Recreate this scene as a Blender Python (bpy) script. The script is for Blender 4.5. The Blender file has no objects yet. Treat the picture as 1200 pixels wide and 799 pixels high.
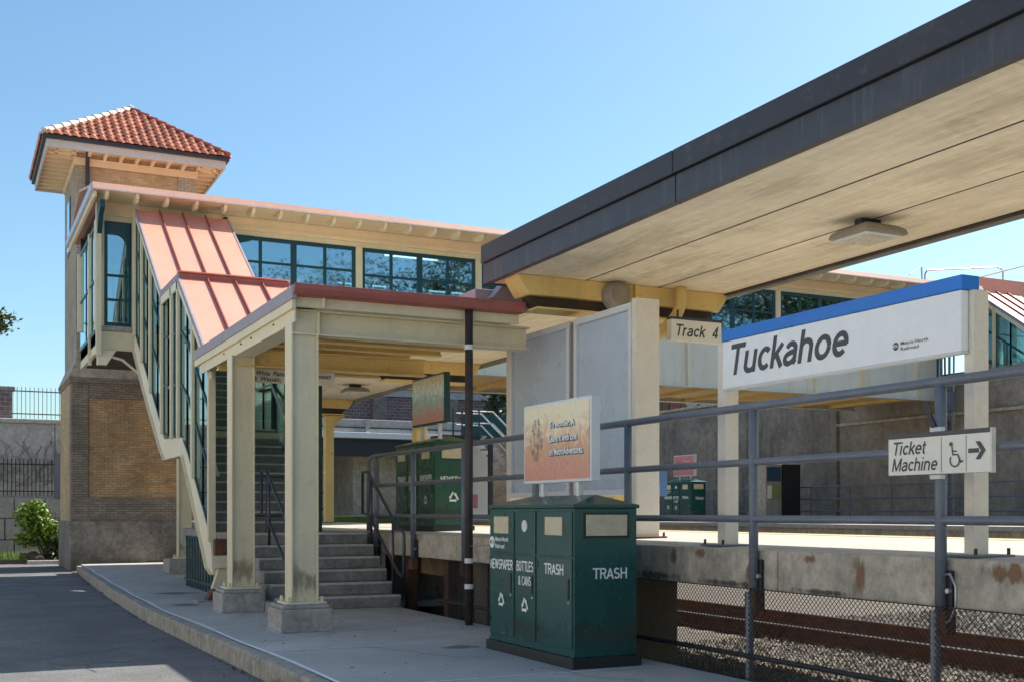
import bpy, bmesh, math, random
from mathutils import Vector, Matrix
random.seed(7)
sc = bpy.context.scene
C = sc.collection
# ------------------------------------------------------------------ camera, sky, sun, exposure
YAW = math.radians(25.85); EYE = 1.40
cd = bpy.data.cameras.new('camera'); cam = bpy.data.objects.new('camera', cd); C.objects.link(cam)
cam.location = (0, 0, EYE); cam.rotation_euler = (math.pi/2, 0, -YAW)
cd.sensor_width = 36; cd.lens = 1356/1200*36; cd.shift_y = (600-399.5)/1200
cd.clip_start = 0.05; cd.clip_end = 3000
sc.camera = cam
SUN = Vector((0.82, 0.12, 1.0)).normalized()
w = bpy.data.worlds.new('World'); sc.world = w; w.use_nodes = True
nt = w.node_tree; bg = nt.nodes['Background']
sky = nt.nodes.new('ShaderNodeTexSky'); sky.sky_type = 'NISHITA'; sky.sun_disc = False
sky.sun_elevation = math.asin(SUN.z); sky.sun_rotation = math.atan2(SUN.x, SUN.y)
sky.air_density = 1.0; sky.dust_density = 1.3; sky.ozone_density = 2.2
hs = nt.nodes.new('ShaderNodeHueSaturation'); hs.inputs['Saturation'].default_value = 1.10; nt.links.new(sky.outputs[0], hs.inputs['Color'])
tn = nt.nodes.new('ShaderNodeMix'); tn.data_type = 'RGBA'; tn.blend_type = 'MULTIPLY'; tn.inputs[0].default_value = 1; tn.inputs[7].default_value = (.90, 1.03, .98, 1)
nt.links.new(hs.outputs[0], tn.inputs[6]); nt.links.new(tn.outputs[2], bg.inputs[0]); bg.inputs[1].default_value = 0.10
sl = bpy.data.lights.new('sun', 'SUN'); sl.energy = 4.3; sl.angle = math.radians(0.53); sl.color = (1, .93, .82)
so = bpy.data.objects.new('sun', sl); C.objects.link(so); so.rotation_euler = SUN.to_track_quat('Z', 'Y').to_euler()
sc.view_settings.view_transform = 'Standard'; sc.view_settings.look = 'None'
sc.view_settings.exposure = 1.0; sc.view_settings.gamma = 1
sc.render.engine = 'CYCLES'
sc.cycles.max_bounces = 8; sc.cycles.diffuse_bounces = 4; sc.cycles.transparent_max_bounces = 12

# ------------------------------------------------------------------ materials
def N(t, kind, **kw):
    n = t.nodes.new(kind)
    for k, v in kw.items():
        if k in n.inputs: n.inputs[k].default_value = v
        else: setattr(n, k, v)
    return n
def mat(name, col, rough=.6, var=.12, vscale=3., bump=.15, bscale=40., streak=0, stcol=None, stscale=4., metal=0,
        rnd=0, grain=.05, board=0, spots=0, spcol=(.02,.02,.02), spscale=6., brick=None, spec=.5):
    m = bpy.data.materials.new(name); m.use_nodes = True; t = m.node_tree
    b = t.nodes['Principled BSDF']; L = t.links.new
    geo = N(t, 'ShaderNodeNewGeometry'); pos = geo.outputs['Position']
    c4 = (*col, 1)
    base = None
    nz = N(t, 'ShaderNodeTexNoise', Scale=vscale, Detail=6., Roughness=.65); L(pos, nz.inputs['Vector'])
    if brick:
        sep = N(t, 'ShaderNodeSeparateXYZ'); L(pos, sep.inputs[0])
        add = N(t, 'ShaderNodeMath', operation='ADD'); L(sep.outputs[0], add.inputs[0]); L(sep.outputs[1], add.inputs[1])
        cmb = N(t, 'ShaderNodeCombineXYZ'); L(add.outputs[0], cmb.inputs[0]); L(sep.outputs[2], cmb.inputs[1])
        bt = N(t, 'ShaderNodeTexBrick', Scale=1.); L(cmb.outputs[0], bt.inputs['Vector'])
        bt.inputs['Color1'].default_value = (*brick[0], 1); bt.inputs['Color2'].default_value = (*brick[1], 1)
        bt.inputs['Mortar'].default_value = (*brick[2], 1); bt.inputs['Brick Width'].default_value = brick[3]
        bt.inputs['Row Height'].default_value = brick[4]; bt.inputs['Mortar Size'].default_value = brick[4]*.1
        bt.inputs['Bias'].default_value = 0
        base = bt.outputs['Color']
    rgb = N(t, 'ShaderNodeHueSaturation')
    if base: L(base, rgb.inputs['Color'])
    else: rgb.inputs['Color'].default_value = c4
    mr = N(t, 'ShaderNodeMapRange'); mr.inputs['From Min'].default_value = .3; mr.inputs['From Max'].default_value = .7
    mr.inputs['To Min'].default_value = 1-var; mr.inputs['To Max'].default_value = 1+var
    L(nz.outputs[0], mr.inputs['Value']); val = mr.outputs[0]
    if grain:
        g1 = N(t, 'ShaderNodeTexNoise', Scale=bscale*.45, Detail=5., Roughness=.8); L(pos, g1.inputs['Vector'])
        g2 = N(t, 'ShaderNodeMapRange'); g2.inputs['From Min'].default_value = .36; g2.inputs['From Max'].default_value = .64
        g2.inputs['To Min'].default_value = 1-grain; g2.inputs['To Max'].default_value = 1+grain; L(g1.outputs[0], g2.inputs['Value'])
        gm = N(t, 'ShaderNodeMath', operation='MULTIPLY'); L(val, gm.inputs[0]); L(g2.outputs[0], gm.inputs[1]); val = gm.outputs[0]
    if board:
        bm_ = N(t, 'ShaderNodeMapping'); bm_.inputs['Scale'].default_value = (9, .45, 9); L(pos, bm_.inputs[0])
        b1_ = N(t, 'ShaderNodeTexNoise', Scale=1., Detail=7., Roughness=.75); L(bm_.outputs[0], b1_.inputs['Vector'])
        b3_ = N(t, 'ShaderNodeMapRange'); b3_.inputs['From Min'].default_value = .35; b3_.inputs['From Max'].default_value = .65
        b3_.inputs['To Min'].default_value = 1-board; b3_.inputs['To Max'].default_value = 1+board*.6; L(b1_.outputs[0], b3_.inputs['Value'])
        gm = N(t, 'ShaderNodeMath', operation='MULTIPLY'); L(val, gm.inputs[0]); L(b3_.outputs[0], gm.inputs[1]); val = gm.outputs[0]
    if rnd:
        oi = N(t, 'ShaderNodeObjectInfo'); m2 = N(t, 'ShaderNodeMapRange')
        m2.inputs['To Min'].default_value = 1-rnd; m2.inputs['To Max'].default_value = 1+rnd
        L(oi.outputs['Random'], m2.inputs['Value']); mm = N(t, 'ShaderNodeMath', operation='MULTIPLY')
        L(val, mm.inputs[0]); L(m2.outputs[0], mm.inputs[1]); val = mm.outputs[0]
    L(val, rgb.inputs['Value']); out = rgb.outputs[0]
    if streak:
        mp = N(t, 'ShaderNodeMapping'); mp.inputs['Scale'].default_value = (stscale, stscale, stscale*.12); L(pos, mp.inputs[0])
        n2 = N(t, 'ShaderNodeTexNoise', Scale=1., Detail=5., Roughness=.7); L(mp.outputs[0], n2.inputs['Vector'])
        r2 = N(t, 'ShaderNodeMapRange'); r2.inputs['From Min'].default_value = .52; r2.inputs['From Max'].default_value = .75
        r2.inputs['To Max'].default_value = streak; L(n2.outputs[0], r2.inputs['Value'])
        mx = N(t, 'ShaderNodeMix', data_type='RGBA'); L(r2.outputs[0], mx.inputs[0]); L(out, mx.inputs[6])
        mx.inputs[7].default_value = (*(stcol or tuple(c*.45 for c in col)), 1); out = mx.outputs[2]
    if spots:
        n3 = N(t, 'ShaderNodeTexNoise', Scale=spscale, Detail=8., Roughness=.75); L(pos, n3.inputs['Vector'])
        r3 = N(t, 'ShaderNodeMapRange'); r3.inputs['From Min'].default_value = .56; r3.inputs['From Max'].default_value = .68
        r3.inputs['To Max'].default_value = spots; L(n3.outputs[0], r3.inputs['Value'])
        mx = N(t, 'ShaderNodeMix', data_type='RGBA'); L(r3.outputs[0], mx.inputs[0]); L(out, mx.inputs[6])
        mx.inputs[7].default_value = (*spcol, 1); out = mx.outputs[2]
    L(out, b.inputs['Base Color'])
    b.inputs['Metallic'].default_value = metal; b.inputs['Specular IOR Level'].default_value = spec
    rr = N(t, 'ShaderNodeMapRange'); rr.inputs['To Min'].default_value = max(.03, rough-.12); rr.inputs['To Max'].default_value = min(1, rough+.12)
    L(nz.outputs[0], rr.inputs['Value']); L(rr.outputs[0], b.inputs['Roughness'])
    if bump or brick:
        nb = N(t, 'ShaderNodeTexNoise', Scale=bscale, Detail=5.); L(pos, nb.inputs['Vector'])
        bp = N(t, 'ShaderNodeBump', Strength=bump, Distance=.02); L(nb.outputs[0], bp.inputs['Height']); nrm = bp.outputs[0]
        if brick:
            b2 = N(t, 'ShaderNodeBump', Strength=.5, Distance=.01); b2.invert = True
            L(bt.outputs['Fac'], b2.inputs['Height']); L(nrm, b2.inputs['Normal']); nrm = b2.outputs[0]
        L(nrm, b.inputs['Normal'])
    return m
def glassmat(name, tint, refl, rough=.02, rc=(1,1,1), dust=0):
    m = bpy.data.materials.new(name); m.use_nodes = True; t = m.node_tree; L = t.links.new
    t.nodes.remove(t.nodes['Principled BSDF']); out = t.nodes['Material Output']
    tr = N(t, 'ShaderNodeBsdfTransparent'); tr.inputs[0].default_value = (*tint, 1)
    gl = N(t, 'ShaderNodeBsdfGlossy'); gl.inputs[0].default_value = (*rc, 1); gl.inputs['Roughness'].default_value = rough
    nz = N(t, 'ShaderNodeTexNoise', Scale=1.3, Detail=2.); geo = N(t, 'ShaderNodeNewGeometry'); L(geo.outputs['Position'], nz.inputs['Vector'])
    bp = N(t, 'ShaderNodeBump', Strength=.03, Distance=.03); L(nz.outputs[0], bp.inputs['Height']); L(bp.outputs[0], gl.inputs['Normal'])
    fr = N(t, 'ShaderNodeFresnel', IOR=1.5); ad = N(t, 'ShaderNodeMath', operation='ADD', use_clamp=True); L(fr.outputs[0], ad.inputs[0]); ad.inputs[1].default_value = refl
    mx = N(t, 'ShaderNodeMixShader'); L(ad.outputs[0], mx.inputs[0]); L(tr.outputs[0], mx.inputs[1]); L(gl.outputs[0], mx.inputs[2])
    if dust:
        df = N(t, 'ShaderNodeBsdfDiffuse'); df.inputs[0].default_value = (.62,.72,.66,1); tl = N(t, 'ShaderNodeBsdfTranslucent'); tl.inputs[0].default_value = (.62,.74,.68,1)
        a_ = N(t, 'ShaderNodeMixShader'); a_.inputs[0].default_value = .5; L(df.outputs[0], a_.inputs[1]); L(tl.outputs[0], a_.inputs[2])
        m3 = N(t, 'ShaderNodeMixShader'); m3.inputs[0].default_value = dust; L(mx.outputs[0], m3.inputs[1]); L(a_.outputs[0], m3.inputs[2]); mx = m3
    L(mx.outputs[0], out.inputs[0]); return m
M = {}
M['cream'] = mat('cream_paint', (.70,.615,.425), .5, .06, 1.5, .05, 60, streak=0.35, stcol=(.42,.32,.2), spots=.22, spcol=(.3,.2,.12), spscale=5, grain=0.03)
M['creamlight'] = mat('pale_cream_paint', (.76,.69,.52), .5, .06, 1.5, .05, 60, streak=.2, stcol=(.4,.33,.22), grain=0.03)
M['girder'] = mat('pale_girder_paint', (.72,.68,.58), .5, .06, 1., .05, 60, streak=.35, stcol=(.42,.33,.2), grain=0.03)
M['yellow'] = mat('ochre_paint', (.74,.53,.20), .5, .08, 1.5, .06, 50, streak=.3, stcol=(.3,.17,.06), spots=.4, spcol=(.2,.1,.04), grain=0.03)
M['eave'] = mat('eave_board_paint', (.78,.62,.42), .6, .06, 2., .05, 50)
M['red'] = mat('red_roof_metal', (.76,.315,.225), .45, .05, .8, .02, 20, streak=.12, stcol=(.45,.16,.12), grain=0.03)
M['redseam'] = mat('shaded_red_seam_metal', (.30,.085,.07), .45, .08, 2, .02, 20)  # roof red darkened, the shade on the seam sides is painted in
M['redfascia'] = mat('red_gutter_paint', (.34,.10,.08), .45, .10, 2, .03, 20, streak=.3, stcol=(.2,.06,.05))
M['purple'] = mat('purple_grey_flashing', (.30,.27,.31), .5, .08, 2, .03, 20)
M['pinkfascia'] = mat('pink_brown_fascia', (.60,.34,.26), .5, .06, 1.5, .03, 20)
M['darkfascia'] = mat('dark_fascia_metal', (.048,.048,.058), .42, .18, 1.5, .03, 30, streak=0.5, stcol=(.14,.15,.18), stscale=9)
M['darkfascia2'] = mat('charcoal_fascia_metal', (.036,.034,.04), .5, .15, 1.5, .03, 30, spots=0.3, spcol=(.2,.18,.17))
M['ceil'] = mat('canopy_concrete', (.90,.79,.60), .8, .10, 1.2, .2, 18, spots=0.35, spcol=(.36,.29,.2), spscale=1.3, grain=0.06, board=0.13, streak=0)
M['ceiledge'] = mat('grey_edge_concrete', (.22,.21,.19), .85, .2, 2, .3, 25)
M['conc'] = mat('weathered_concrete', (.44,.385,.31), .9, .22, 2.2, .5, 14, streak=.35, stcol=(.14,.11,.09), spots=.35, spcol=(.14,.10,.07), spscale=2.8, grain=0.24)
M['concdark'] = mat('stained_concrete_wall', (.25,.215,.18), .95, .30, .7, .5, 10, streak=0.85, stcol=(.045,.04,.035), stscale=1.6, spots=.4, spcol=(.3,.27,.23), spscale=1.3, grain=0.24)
M['concmid'] = mat('brown_stained_concrete', (.30,.255,.205), .95, .3, .8, .5, 10, streak=.6, stcol=(.11,.09,.075), stscale=1.5, spots=.35, spcol=(.12,.10,.08), spscale=1.1, grain=.2)
M['concgrey'] = mat('grey_concrete', (.34,.32,.29), .9, .16, 3, .4, 22, spots=0.5, spcol=(.12,.10,.09), spscale=3, grain=0.24, streak=0.35, stcol=(.13,.115,.10))
M['conclt'] = mat('light_concrete', (.42,.40,.37), .9, .14, 2, .3, 22, streak=.25, grain=0.24)
M['slab'] = mat('sidewalk_concrete', (.42,.41,.385), .85, .14, 1.1, .25, 90, spots=0.3, spcol=(.17,.15,.14), spscale=1.6, rnd=.05, grain=0.18)
M['kerb'] = mat('kerb_concrete', (.34,.31,.265), .9, .25, 5, .6, 25, streak=0.65, stcol=(.11,.09,.07), stscale=7, grain=0.24, spots=0.4, spcol=(.10,.085,.07), spscale=9)
M['plat'] = mat('platform_concrete', (.40,.385,.35), .85, .08, 1.5, .2, 60, grain=0.24)
M['tactile'] = mat('yellow_tactile', (.50,.39,.19), .7, .15, 6, .3, 60)
M['step'] = mat('step_concrete', (.27,.25,.23), .9, .22, 3, .5, 30, spots=.4, spcol=(.10,.085,.075), spscale=4, grain=0.24, streak=0.5, stcol=(.10,.085,.07))
M['nose'] = mat('step_nosing', (.50,.50,.48), .7, .2, 6, .2, 40)
M['asphalt'] = mat('asphalt', (.165,.168,.17), .85, .30, .9, 1., 120, spots=.75, spcol=(.27,.27,.265), spscale=34, grain=0.55)
M['patch'] = mat('asphalt_patch', (.15,.14,.13), .9, .3, 3, .5, 120)
M['earth'] = mat('earth', (.10,.08,.055), .95, .35, 1, .6, 12)
M['grassm'] = mat('grass', (.06,.10,.025), .8, .4, 3, .2, 30)
M['ballast'] = mat('ballast_stone', (.21,.18,.145), .9, .5, 14, .6, 60)
M['ballastbed'] = mat('ballast_bed', (.12,.10,.08), .95, .6, 22, 1., 30)
M['rust'] = mat('rusty_steel', (.13,.055,.032), .85, .4, 6, .4, 40, spots=.5, spcol=(.25,.10,.04), spscale=9)
M['sleeper'] = mat('weathered_timber', (.16,.13,.11), .9, .3, 5, .6, 30)
M['railhead'] = mat('polished_rail', (.5,.48,.46), .25, .1, 6, .02, 40, metal=.9)
M['darkrail'] = mat('dark_navy_tube', (.04,.05,.07), .35, .14, 3, .04, 60)
M['rail'] = mat('blue_grey_railing', (.145,.16,.19), .45, .14, 3, .06, 60, spots=.3, spcol=(.32,.33,.36), spscale=16)
M['black'] = mat('black_steel', (.022,.024,.028), .5, .2, 4, .05, 60, spots=.3, spcol=(.10,.05,.03), spscale=12)
M['pipe'] = mat('brown_cast_pipe', (.045,.032,.028), .6, .3, 8, .2, 50, spots=.6, spcol=(.13,.06,.035), spscale=14)
M['bin'] = mat('green_bin_paint', (.009,.068,.062), .26, .10, 1.2, .015, 9, spots=.12, spcol=(.03,.10,.09), spscale=2.5, grain=0.03)
M['bin2'] = mat('bright_green_bin_paint', (.009,.07,.035), .28, .10, 1.2, .015, 9, grain=0.03)
M['binbase'] = mat('bin_base_black', (.012,.018,.018), .5, .2, 4, .05, 40)
M['beige'] = mat('beige_plastic_flap', (.56,.48,.33), .5, .12, 8, .05, 30, spots=.25, spcol=(.3,.2,.1), spscale=10)
M['green'] = mat('dark_green_steel', (.008,.055,.055), .35, .15, 2, .03, 40)
M['teal'] = mat('teal_window_frame', (.008,.05,.062), .35, .12, 2, .03, 40)
M['white'] = mat('white_lettering', (.78,.80,.80), .5, .03, 3, 0, grain=0.03)
M['offwhite'] = mat('aged_white_sign', (.80,.76,.66), .45, .05, 2, .01, 20, streak=.08, grain=0.03)
M['signwhite'] = mat('white_enamel_sign', (.84,.85,.85), .3, .04, .7, .01, 20, streak=.12, stcol=(.55,.56,.58), stscale=2, grain=0.03)
M['letter'] = mat('dark_lettering', (.045,.05,.06), .4, .15, 6, 0, grain=0.03)
M['blue'] = mat('blue_enamel', (.0,.17,.62), .3, .10, 1.5, .01, 20, grain=0.03)
M['panel'] = mat('grey_notice_panel', (.49,.565,.65), .28, .06, .8, .02, 8, streak=.25, stcol=(.46,.49,.52), stscale=1.2, grain=0.03)
M['alum'] = mat('pale_aluminium_frame', (.66,.67,.68), .4, .05, 2, .02, 40, grain=0.03)
M['panelend'] = mat('cream_white_post', (.74,.67,.57), .5, .05, 1.5, .03, 40, streak=.2, stcol=(.55,.42,.3))
M['lampbody'] = mat('grey_lamp_housing', (.26,.23,.19), .5, .12, 8, .03, 40)
M['lens'] = mat('prismatic_lens', (.60,.56,.45), .25, .25, 40, .4, 90)
M['lamptan'] = mat('tan_lamp_face', (.26,.22,.17), .6, .2, 9, .1, 60)
M['darkbrown'] = mat('dark_brown_soffit', (.05,.035,.025), .8, .3, 2, .1, 20)
M['black0'] = mat('dark_void_steel', (.018,.018,.02), .7, .3, 2, .1, 20)
BR_T = ((.60,.42,.235),(.45,.30,.16),(.40,.32,.24),.21,.068)
M['brick_tan'] = mat('tan_brick', (.3,.2,.1), .85, .22, 1.1, .2, 40, brick=BR_T, spots=.25, spcol=(.12,.07,.04), spscale=2, grain=0.12)
M['brick_dark'] = mat('dark_brown_brick', (.3,.2,.1), .85, .25, 1.1, .2, 40, brick=((.58,.36,.18),(.42,.255,.125),(.25,.19,.13),.21,.068), spots=.4, spcol=(.08,.05,.03), spscale=1.6, streak=.25, stcol=(.08,.05,.04), stscale=3, grain=0.12)  # brown brick with dark blotches and vertical streaks
M['brick_grey'] = mat('grey_brick', (.2,.2,.2), .85, .2, 1.4, .2, 40, brick=((.47,.40,.31),(.37,.31,.24),(.22,.19,.15),.21,.068), spots=.3, spcol=(.09,.08,.07), spscale=2, grain=0.12)
M['brick_darkgrey'] = mat('dark_grey_brick', (.2,.2,.2), .85, .25, 1.4, .2, 40, brick=((.32,.255,.20),(.22,.175,.14),(.12,.10,.08),.21,.068), spots=.4, spcol=(.2,.18,.16), spscale=2.6, grain=0.12)  # darker grey brick mix with blotches
M['brick_pink'] = mat('red_brick_far', (.3,.2,.1), .85, .25, 1.1, .1, 40, brick=((.33,.155,.13),(.22,.11,.10),(.30,.24,.22),.42,.16))
M['brick_rough'] = mat('rubble_brick_far', (.3,.2,.1), .85, .3, 3, .1, 40, brick=((.24,.13,.115),(.14,.09,.095),(.34,.26,.24),.34,.17))
M['tile'] = mat('terracotta_tile', (.62,.24,.14), .55, .16, 7, .1, 40, rnd=.28)
M['tilecap'] = mat('sky_glare_ridge_tile', (.52,.44,.37), .45, .15, 7, .1, 40, rnd=.1)  # pale tone paints sky glare on the left hip tiles
M['tilecapred'] = mat('red_ridge_tile', (.26,.06,.045), .6, .15, 7, .1, 40, rnd=.15)
M['gutter'] = mat('dark_copper_gutter', (.035,.035,.04), .5, .2, 4, .05, 40, spots=.4, spcol=(.06,.10,.09), spscale=9)
M['leaf'] = mat('sunlit_leaf', (.16,.25,.03), .5, .45, 4, 0, rnd=0)
M['leafdark'] = mat('dark_leaf', (.05,.09,.025), .5, .5, 2, 0)
M['leafmid'] = mat('mid_green_leaf', (.10,.13,.03), .5, .5, 3, 0)
M['bark'] = mat('bark', (.08,.06,.045), .9, .3, 8, .6, 20)
M['vine'] = mat('bare_vine', (.30,.27,.23), .9, .3, 8, .3, 20)
M['bluebox'] = mat('blue_panel', (.16,.32,.62), .5, .05, 2, 0)
M['pinkposter'] = mat('pink_poster', (.55,.22,.25), .4, .3, 12, 0)
M['galv'] = mat('galvanised_tube', (.42,.43,.43), .35, .15, 6, .03, 40, metal=.6)
M['tealbox'] = mat('teal_box', (.08,.28,.32), .5, .2, 3, 0)
M['navy'] = mat('navy_panel', (.03,.07,.14), .4, .2, 3, 0)
M['olive'] = mat('olive_panel', (.28,.30,.12), .5, .15, 6, 0)
M['mesh'] = mat('black_chainlink', (.02,.02,.02), .6, .3, 9, 0)
M['ochreboard'] = mat('ochre_board', (.26,.19,.105), .8, .2, 3, .2, 30)
M['sealant'] = mat('pale_joint_sealant', (.72,.78,.85), .7, .15, 9, .1, 60)
M['ceilin'] = mat('bridge_ceiling', (.14,.085,.05), .7, .3, 2, .1, 30)
M['glass'] = glassmat('window_glass', (.72,.86,.90), .38, rc=(.70,.92,1.0))
M['glass_stair'] = glassmat('stair_glass', (.72,.88,.86), .20, rc=(.85,1,1), dust=.07)
M['glass_dusty'] = glassmat('dusty_stair_glass', (.75,.88,.84), .10, rc=(.85,1,1), dust=.26)
M['palepane'] = mat('pale_green_pane', (.36,.48,.42), .3, .2, 3, 0)
M['palewall'] = mat('pale_render_wall', (.74,.68,.58), .8, .06, 1, .1, 20)
M['plinth'] = mat('dark_stone_plinth', (.22,.19,.165), .9, .3, 1.2, .5, 18, streak=.7, stcol=(.06,.05,.045), stscale=2.2, spots=.5, spcol=(.36,.32,.28), spscale=2.4, grain=.3)
M['treaddark'] = mat('dark_stair_tread', (.19,.19,.185), .85, .2, 3, .3, 30, grain=.2)
M['dryleaf'] = mat('dry_leaf', (.30,.20,.09), .8, .4, 30, 0)
M['frost'] = mat('frosted_white_pane', (.72,.82,.88), .4, .05, 2, 0)
def emis(name, col, s):
    m = bpy.data.materials.new(name); m.use_nodes = True; b = m.node_tree.nodes['Principled BSDF']
    b.inputs['Base Color'].default_value = (*col, 1); b.inputs['Emission Color'].default_value = (*col, 1); b.inputs['Emission Strength'].default_value = s
    return m
M['tube'] = emis('lit_tube', (1, .97, .9), 1.6)
def postermat(name, top, mid, bot, zlo, zhi, glare):
    m = bpy.data.materials.new(name); m.use_nodes = True; t = m.node_tree; L = t.links.new; b = t.nodes['Principled BSDF']
    geo = N(t, 'ShaderNodeNewGeometry'); sep = N(t, 'ShaderNodeSeparateXYZ'); L(geo.outputs['Position'], sep.inputs[0])
    mr = N(t, 'ShaderNodeMapRange'); mr.inputs['From Min'].default_value = zlo; mr.inputs['From Max'].default_value = zhi; L(sep.outputs[2], mr.inputs['Value'])
    nz = N(t, 'ShaderNodeTexNoise', Scale=5., Detail=5., Distortion=2.2); L(geo.outputs['Position'], nz.inputs['Vector'])
    mm = N(t, 'ShaderNodeMath', operation='MULTIPLY_ADD'); L(nz.outputs[0], mm.inputs[0]); mm.inputs[1].default_value = .9; 
    s2 = N(t, 'ShaderNodeMath', operation='SUBTRACT'); L(mr.outputs[0], s2.inputs[0]); s2.inputs[1].default_value = .45; L(s2.outputs[0], mm.inputs[2])
    cr = N(t, 'ShaderNodeValToRGB'); L(mm.outputs[0], cr.inputs[0])
    e = cr.color_ramp.elements; e[0].position = .1; e[0].color = (*bot, 1); e[1].position = .9; e[1].color = (*top, 1)
    x = e.new(.5); x.color = (*mid, 1); x = e.new(.72); x.color = (*glare, 1)  # glare stop paints reflected sheen into the print colours
    L(cr.outputs[0], b.inputs['Base Color']); b.inputs['Roughness'].default_value = .12
    bp = N(t, 'ShaderNodeBump', Strength=.35, Distance=.02); n2 = N(t, 'ShaderNodeTexNoise', Scale=7., Detail=2., Distortion=3.); L(geo.outputs['Position'], n2.inputs['Vector'])
    L(n2.outputs[0], bp.inputs['Height']); L(bp.outputs[0], b.inputs['Normal']); return m
M['poster1'] = postermat('warm_poster_print', (.85,.74,.50), (.66,.38,.22), (.66,.30,.22), 1.72, 2.4, (.80,.60,.42))
M['poster2'] = postermat('muted_poster_print', (.80,.58,.28), (.42,.55,.50), (.66,.30,.24), 2.85, 3.6, (.80,.86,.84))  # mostly painted reflection over the print

# ------------------------------------------------------------------ mesh builder
class MB:
    def __init__(s): s.v = []; s.f = []
    def add(s, vs, fs):
        o = len(s.v); s.v += [tuple(v) for v in vs]; s.f += [tuple(i+o for i in f) for f in fs]; return s
    def box(s, x0, x1, y0, y1, z0, z1):
        if x0 > x1: x0, x1 = x1, x0
        if y0 > y1: y0, y1 = y1, y0
        if z0 > z1: z0, z1 = z1, z0
        return s.add([(x0,y0,z0),(x1,y0,z0),(x1,y1,z0),(x0,y1,z0),(x0,y0,z1),(x1,y0,z1),(x1,y1,z1),(x0,y1,z1)],
              [(0,3,2,1),(4,5,6,7),(0,1,5,4),(1,2,6,5),(2,3,7,6),(3,0,4,7)])
    def prism(s, pts, ax, a0, a1):      # pts 2D polygon; ax 'x': (y,z), 'y': (x,z), 'z': (x,y)
        n = len(pts)
        def P(p, a): return {'x': (a, p[0], p[1]), 'y': (p[0], a, p[1]), 'z': (p[0], p[1], a)}[ax]
        vs = [P(p, a0) for p in pts] + [P(p, a1) for p in pts]
        fs = [tuple(range(n))[::-1], tuple(range(n, 2*n))] + [(i, (i+1) % n, n+(i+1) % n, n+i) for i in range(n)]
        return s.add(vs, fs)
    def beam(s, p0, p1, wd, ht, up=(0,0,1)):    # rectangular bar centred on the line
        p0 = Vector(p0); p1 = Vector(p1); d = (p1-p0).normalized(); up = Vector(up)
        r = d.cross(up); r = r.normalized() if r.length > 1e-4 else Vector((1,0,0)); u = r.cross(d).normalized()
        vs = []
        for p in (p0, p1):
            for a, b in ((-1,-1),(1,-1),(1,1),(-1,1)): vs.append(p + r*a*wd/2 + u*b*ht/2)
        return s.add(vs, [(0,1,2,3),(7,6,5,4),(0,4,5,1),(1,5,6,2),(2,6,7,3),(3,7,4,0)])
    def tube(s, pts, r, n=8):
        pts = [Vector(p) for p in pts]; rings = []; prev = None
        for i, p in enumerate(pts):
            d = (pts[min(i+1, len(pts)-1)] - pts[max(i-1, 0)]).normalized()
            if prev is None: a = d.orthogonal().normalized()
            else: a = (prev - d*prev.dot(d)).normalized()
            prev = a; b = d.cross(a)
            rings.append([p + (a*math.cos(2*math.pi*k/n) + b*math.sin(2*math.pi*k/n))*(r[i] if isinstance(r, (list, tuple)) else r) for k in range(n)])
        vs = [v for g in rings for v in g]; fs = []
        for i in range(len(pts)-1):
            for k in range(n): fs.append((i*n+k, i*n+(k+1) % n, (i+1)*n+(k+1) % n, (i+1)*n+k))
        fs.append(tuple(range(n))[::-1]); fs.append(tuple((len(pts)-1)*n+k for k in range(n)))
        return s.add(vs, fs)
    def quad(s, *p): return s.add(p, [tuple(range(len(p)))])
OFF = {}
def root(name, label, cat, loc, group=None, kind=None):
    o = bpy.data.objects.new(name, None); C.objects.link(o); o.location = loc; o.empty_display_size = .2
    o['label'] = label; o['category'] = cat
    if group: o['group'] = group
    if kind: o['kind'] = kind
    OFF[o.name] = Vector(loc); return o
def mk(name, mb, m, parent=None, bev=0, kind=None, label=None, smooth=False, bseg=2):
    off = OFF.get(parent.name, Vector((0,0,0))) if parent else Vector((0,0,0))
    me = bpy.data.meshes.new(name); me.from_pydata([(v[0]-off.x, v[1]-off.y, v[2]-off.z) for v in mb.v], [], mb.f); me.update()
    bm = bmesh.new(); bm.from_mesh(me); bmesh.ops.recalc_face_normals(bm, faces=bm.faces); bm.to_mesh(me); bm.free()
    if smooth: me.shade_smooth()
    me.materials.append(M[m] if isinstance(m, str) else m)
    o = bpy.data.objects.new(name, me); C.objects.link(o)
    if parent: o.parent = parent; OFF[o.name] = off
    else: OFF[o.name] = Vector((0,0,0))
    if bev: b = o.modifiers.new('bevel', 'BEVEL'); b.width = bev; b.segments = bseg; b.limit_method = 'ANGLE'
    if kind: o['kind'] = kind
    if label: o['label'] = label
    return o
def thing(name, mb, m, label, cat, group=None, bev=0, smooth=False, kind=None):
    o = mk(name, mb, m, None, bev, kind, label, smooth); o['category'] = cat
    if group: o['group'] = group
    return o
def struct(name, mb, m, bev=0): return mk(name, mb, m, None, bev, 'structure')
def copy_tree(o, parent=None):
    c = o.copy(); C.objects.link(c); c.parent = parent
    for ch in list(o.children): copy_tree(ch, c)
    return c
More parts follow.
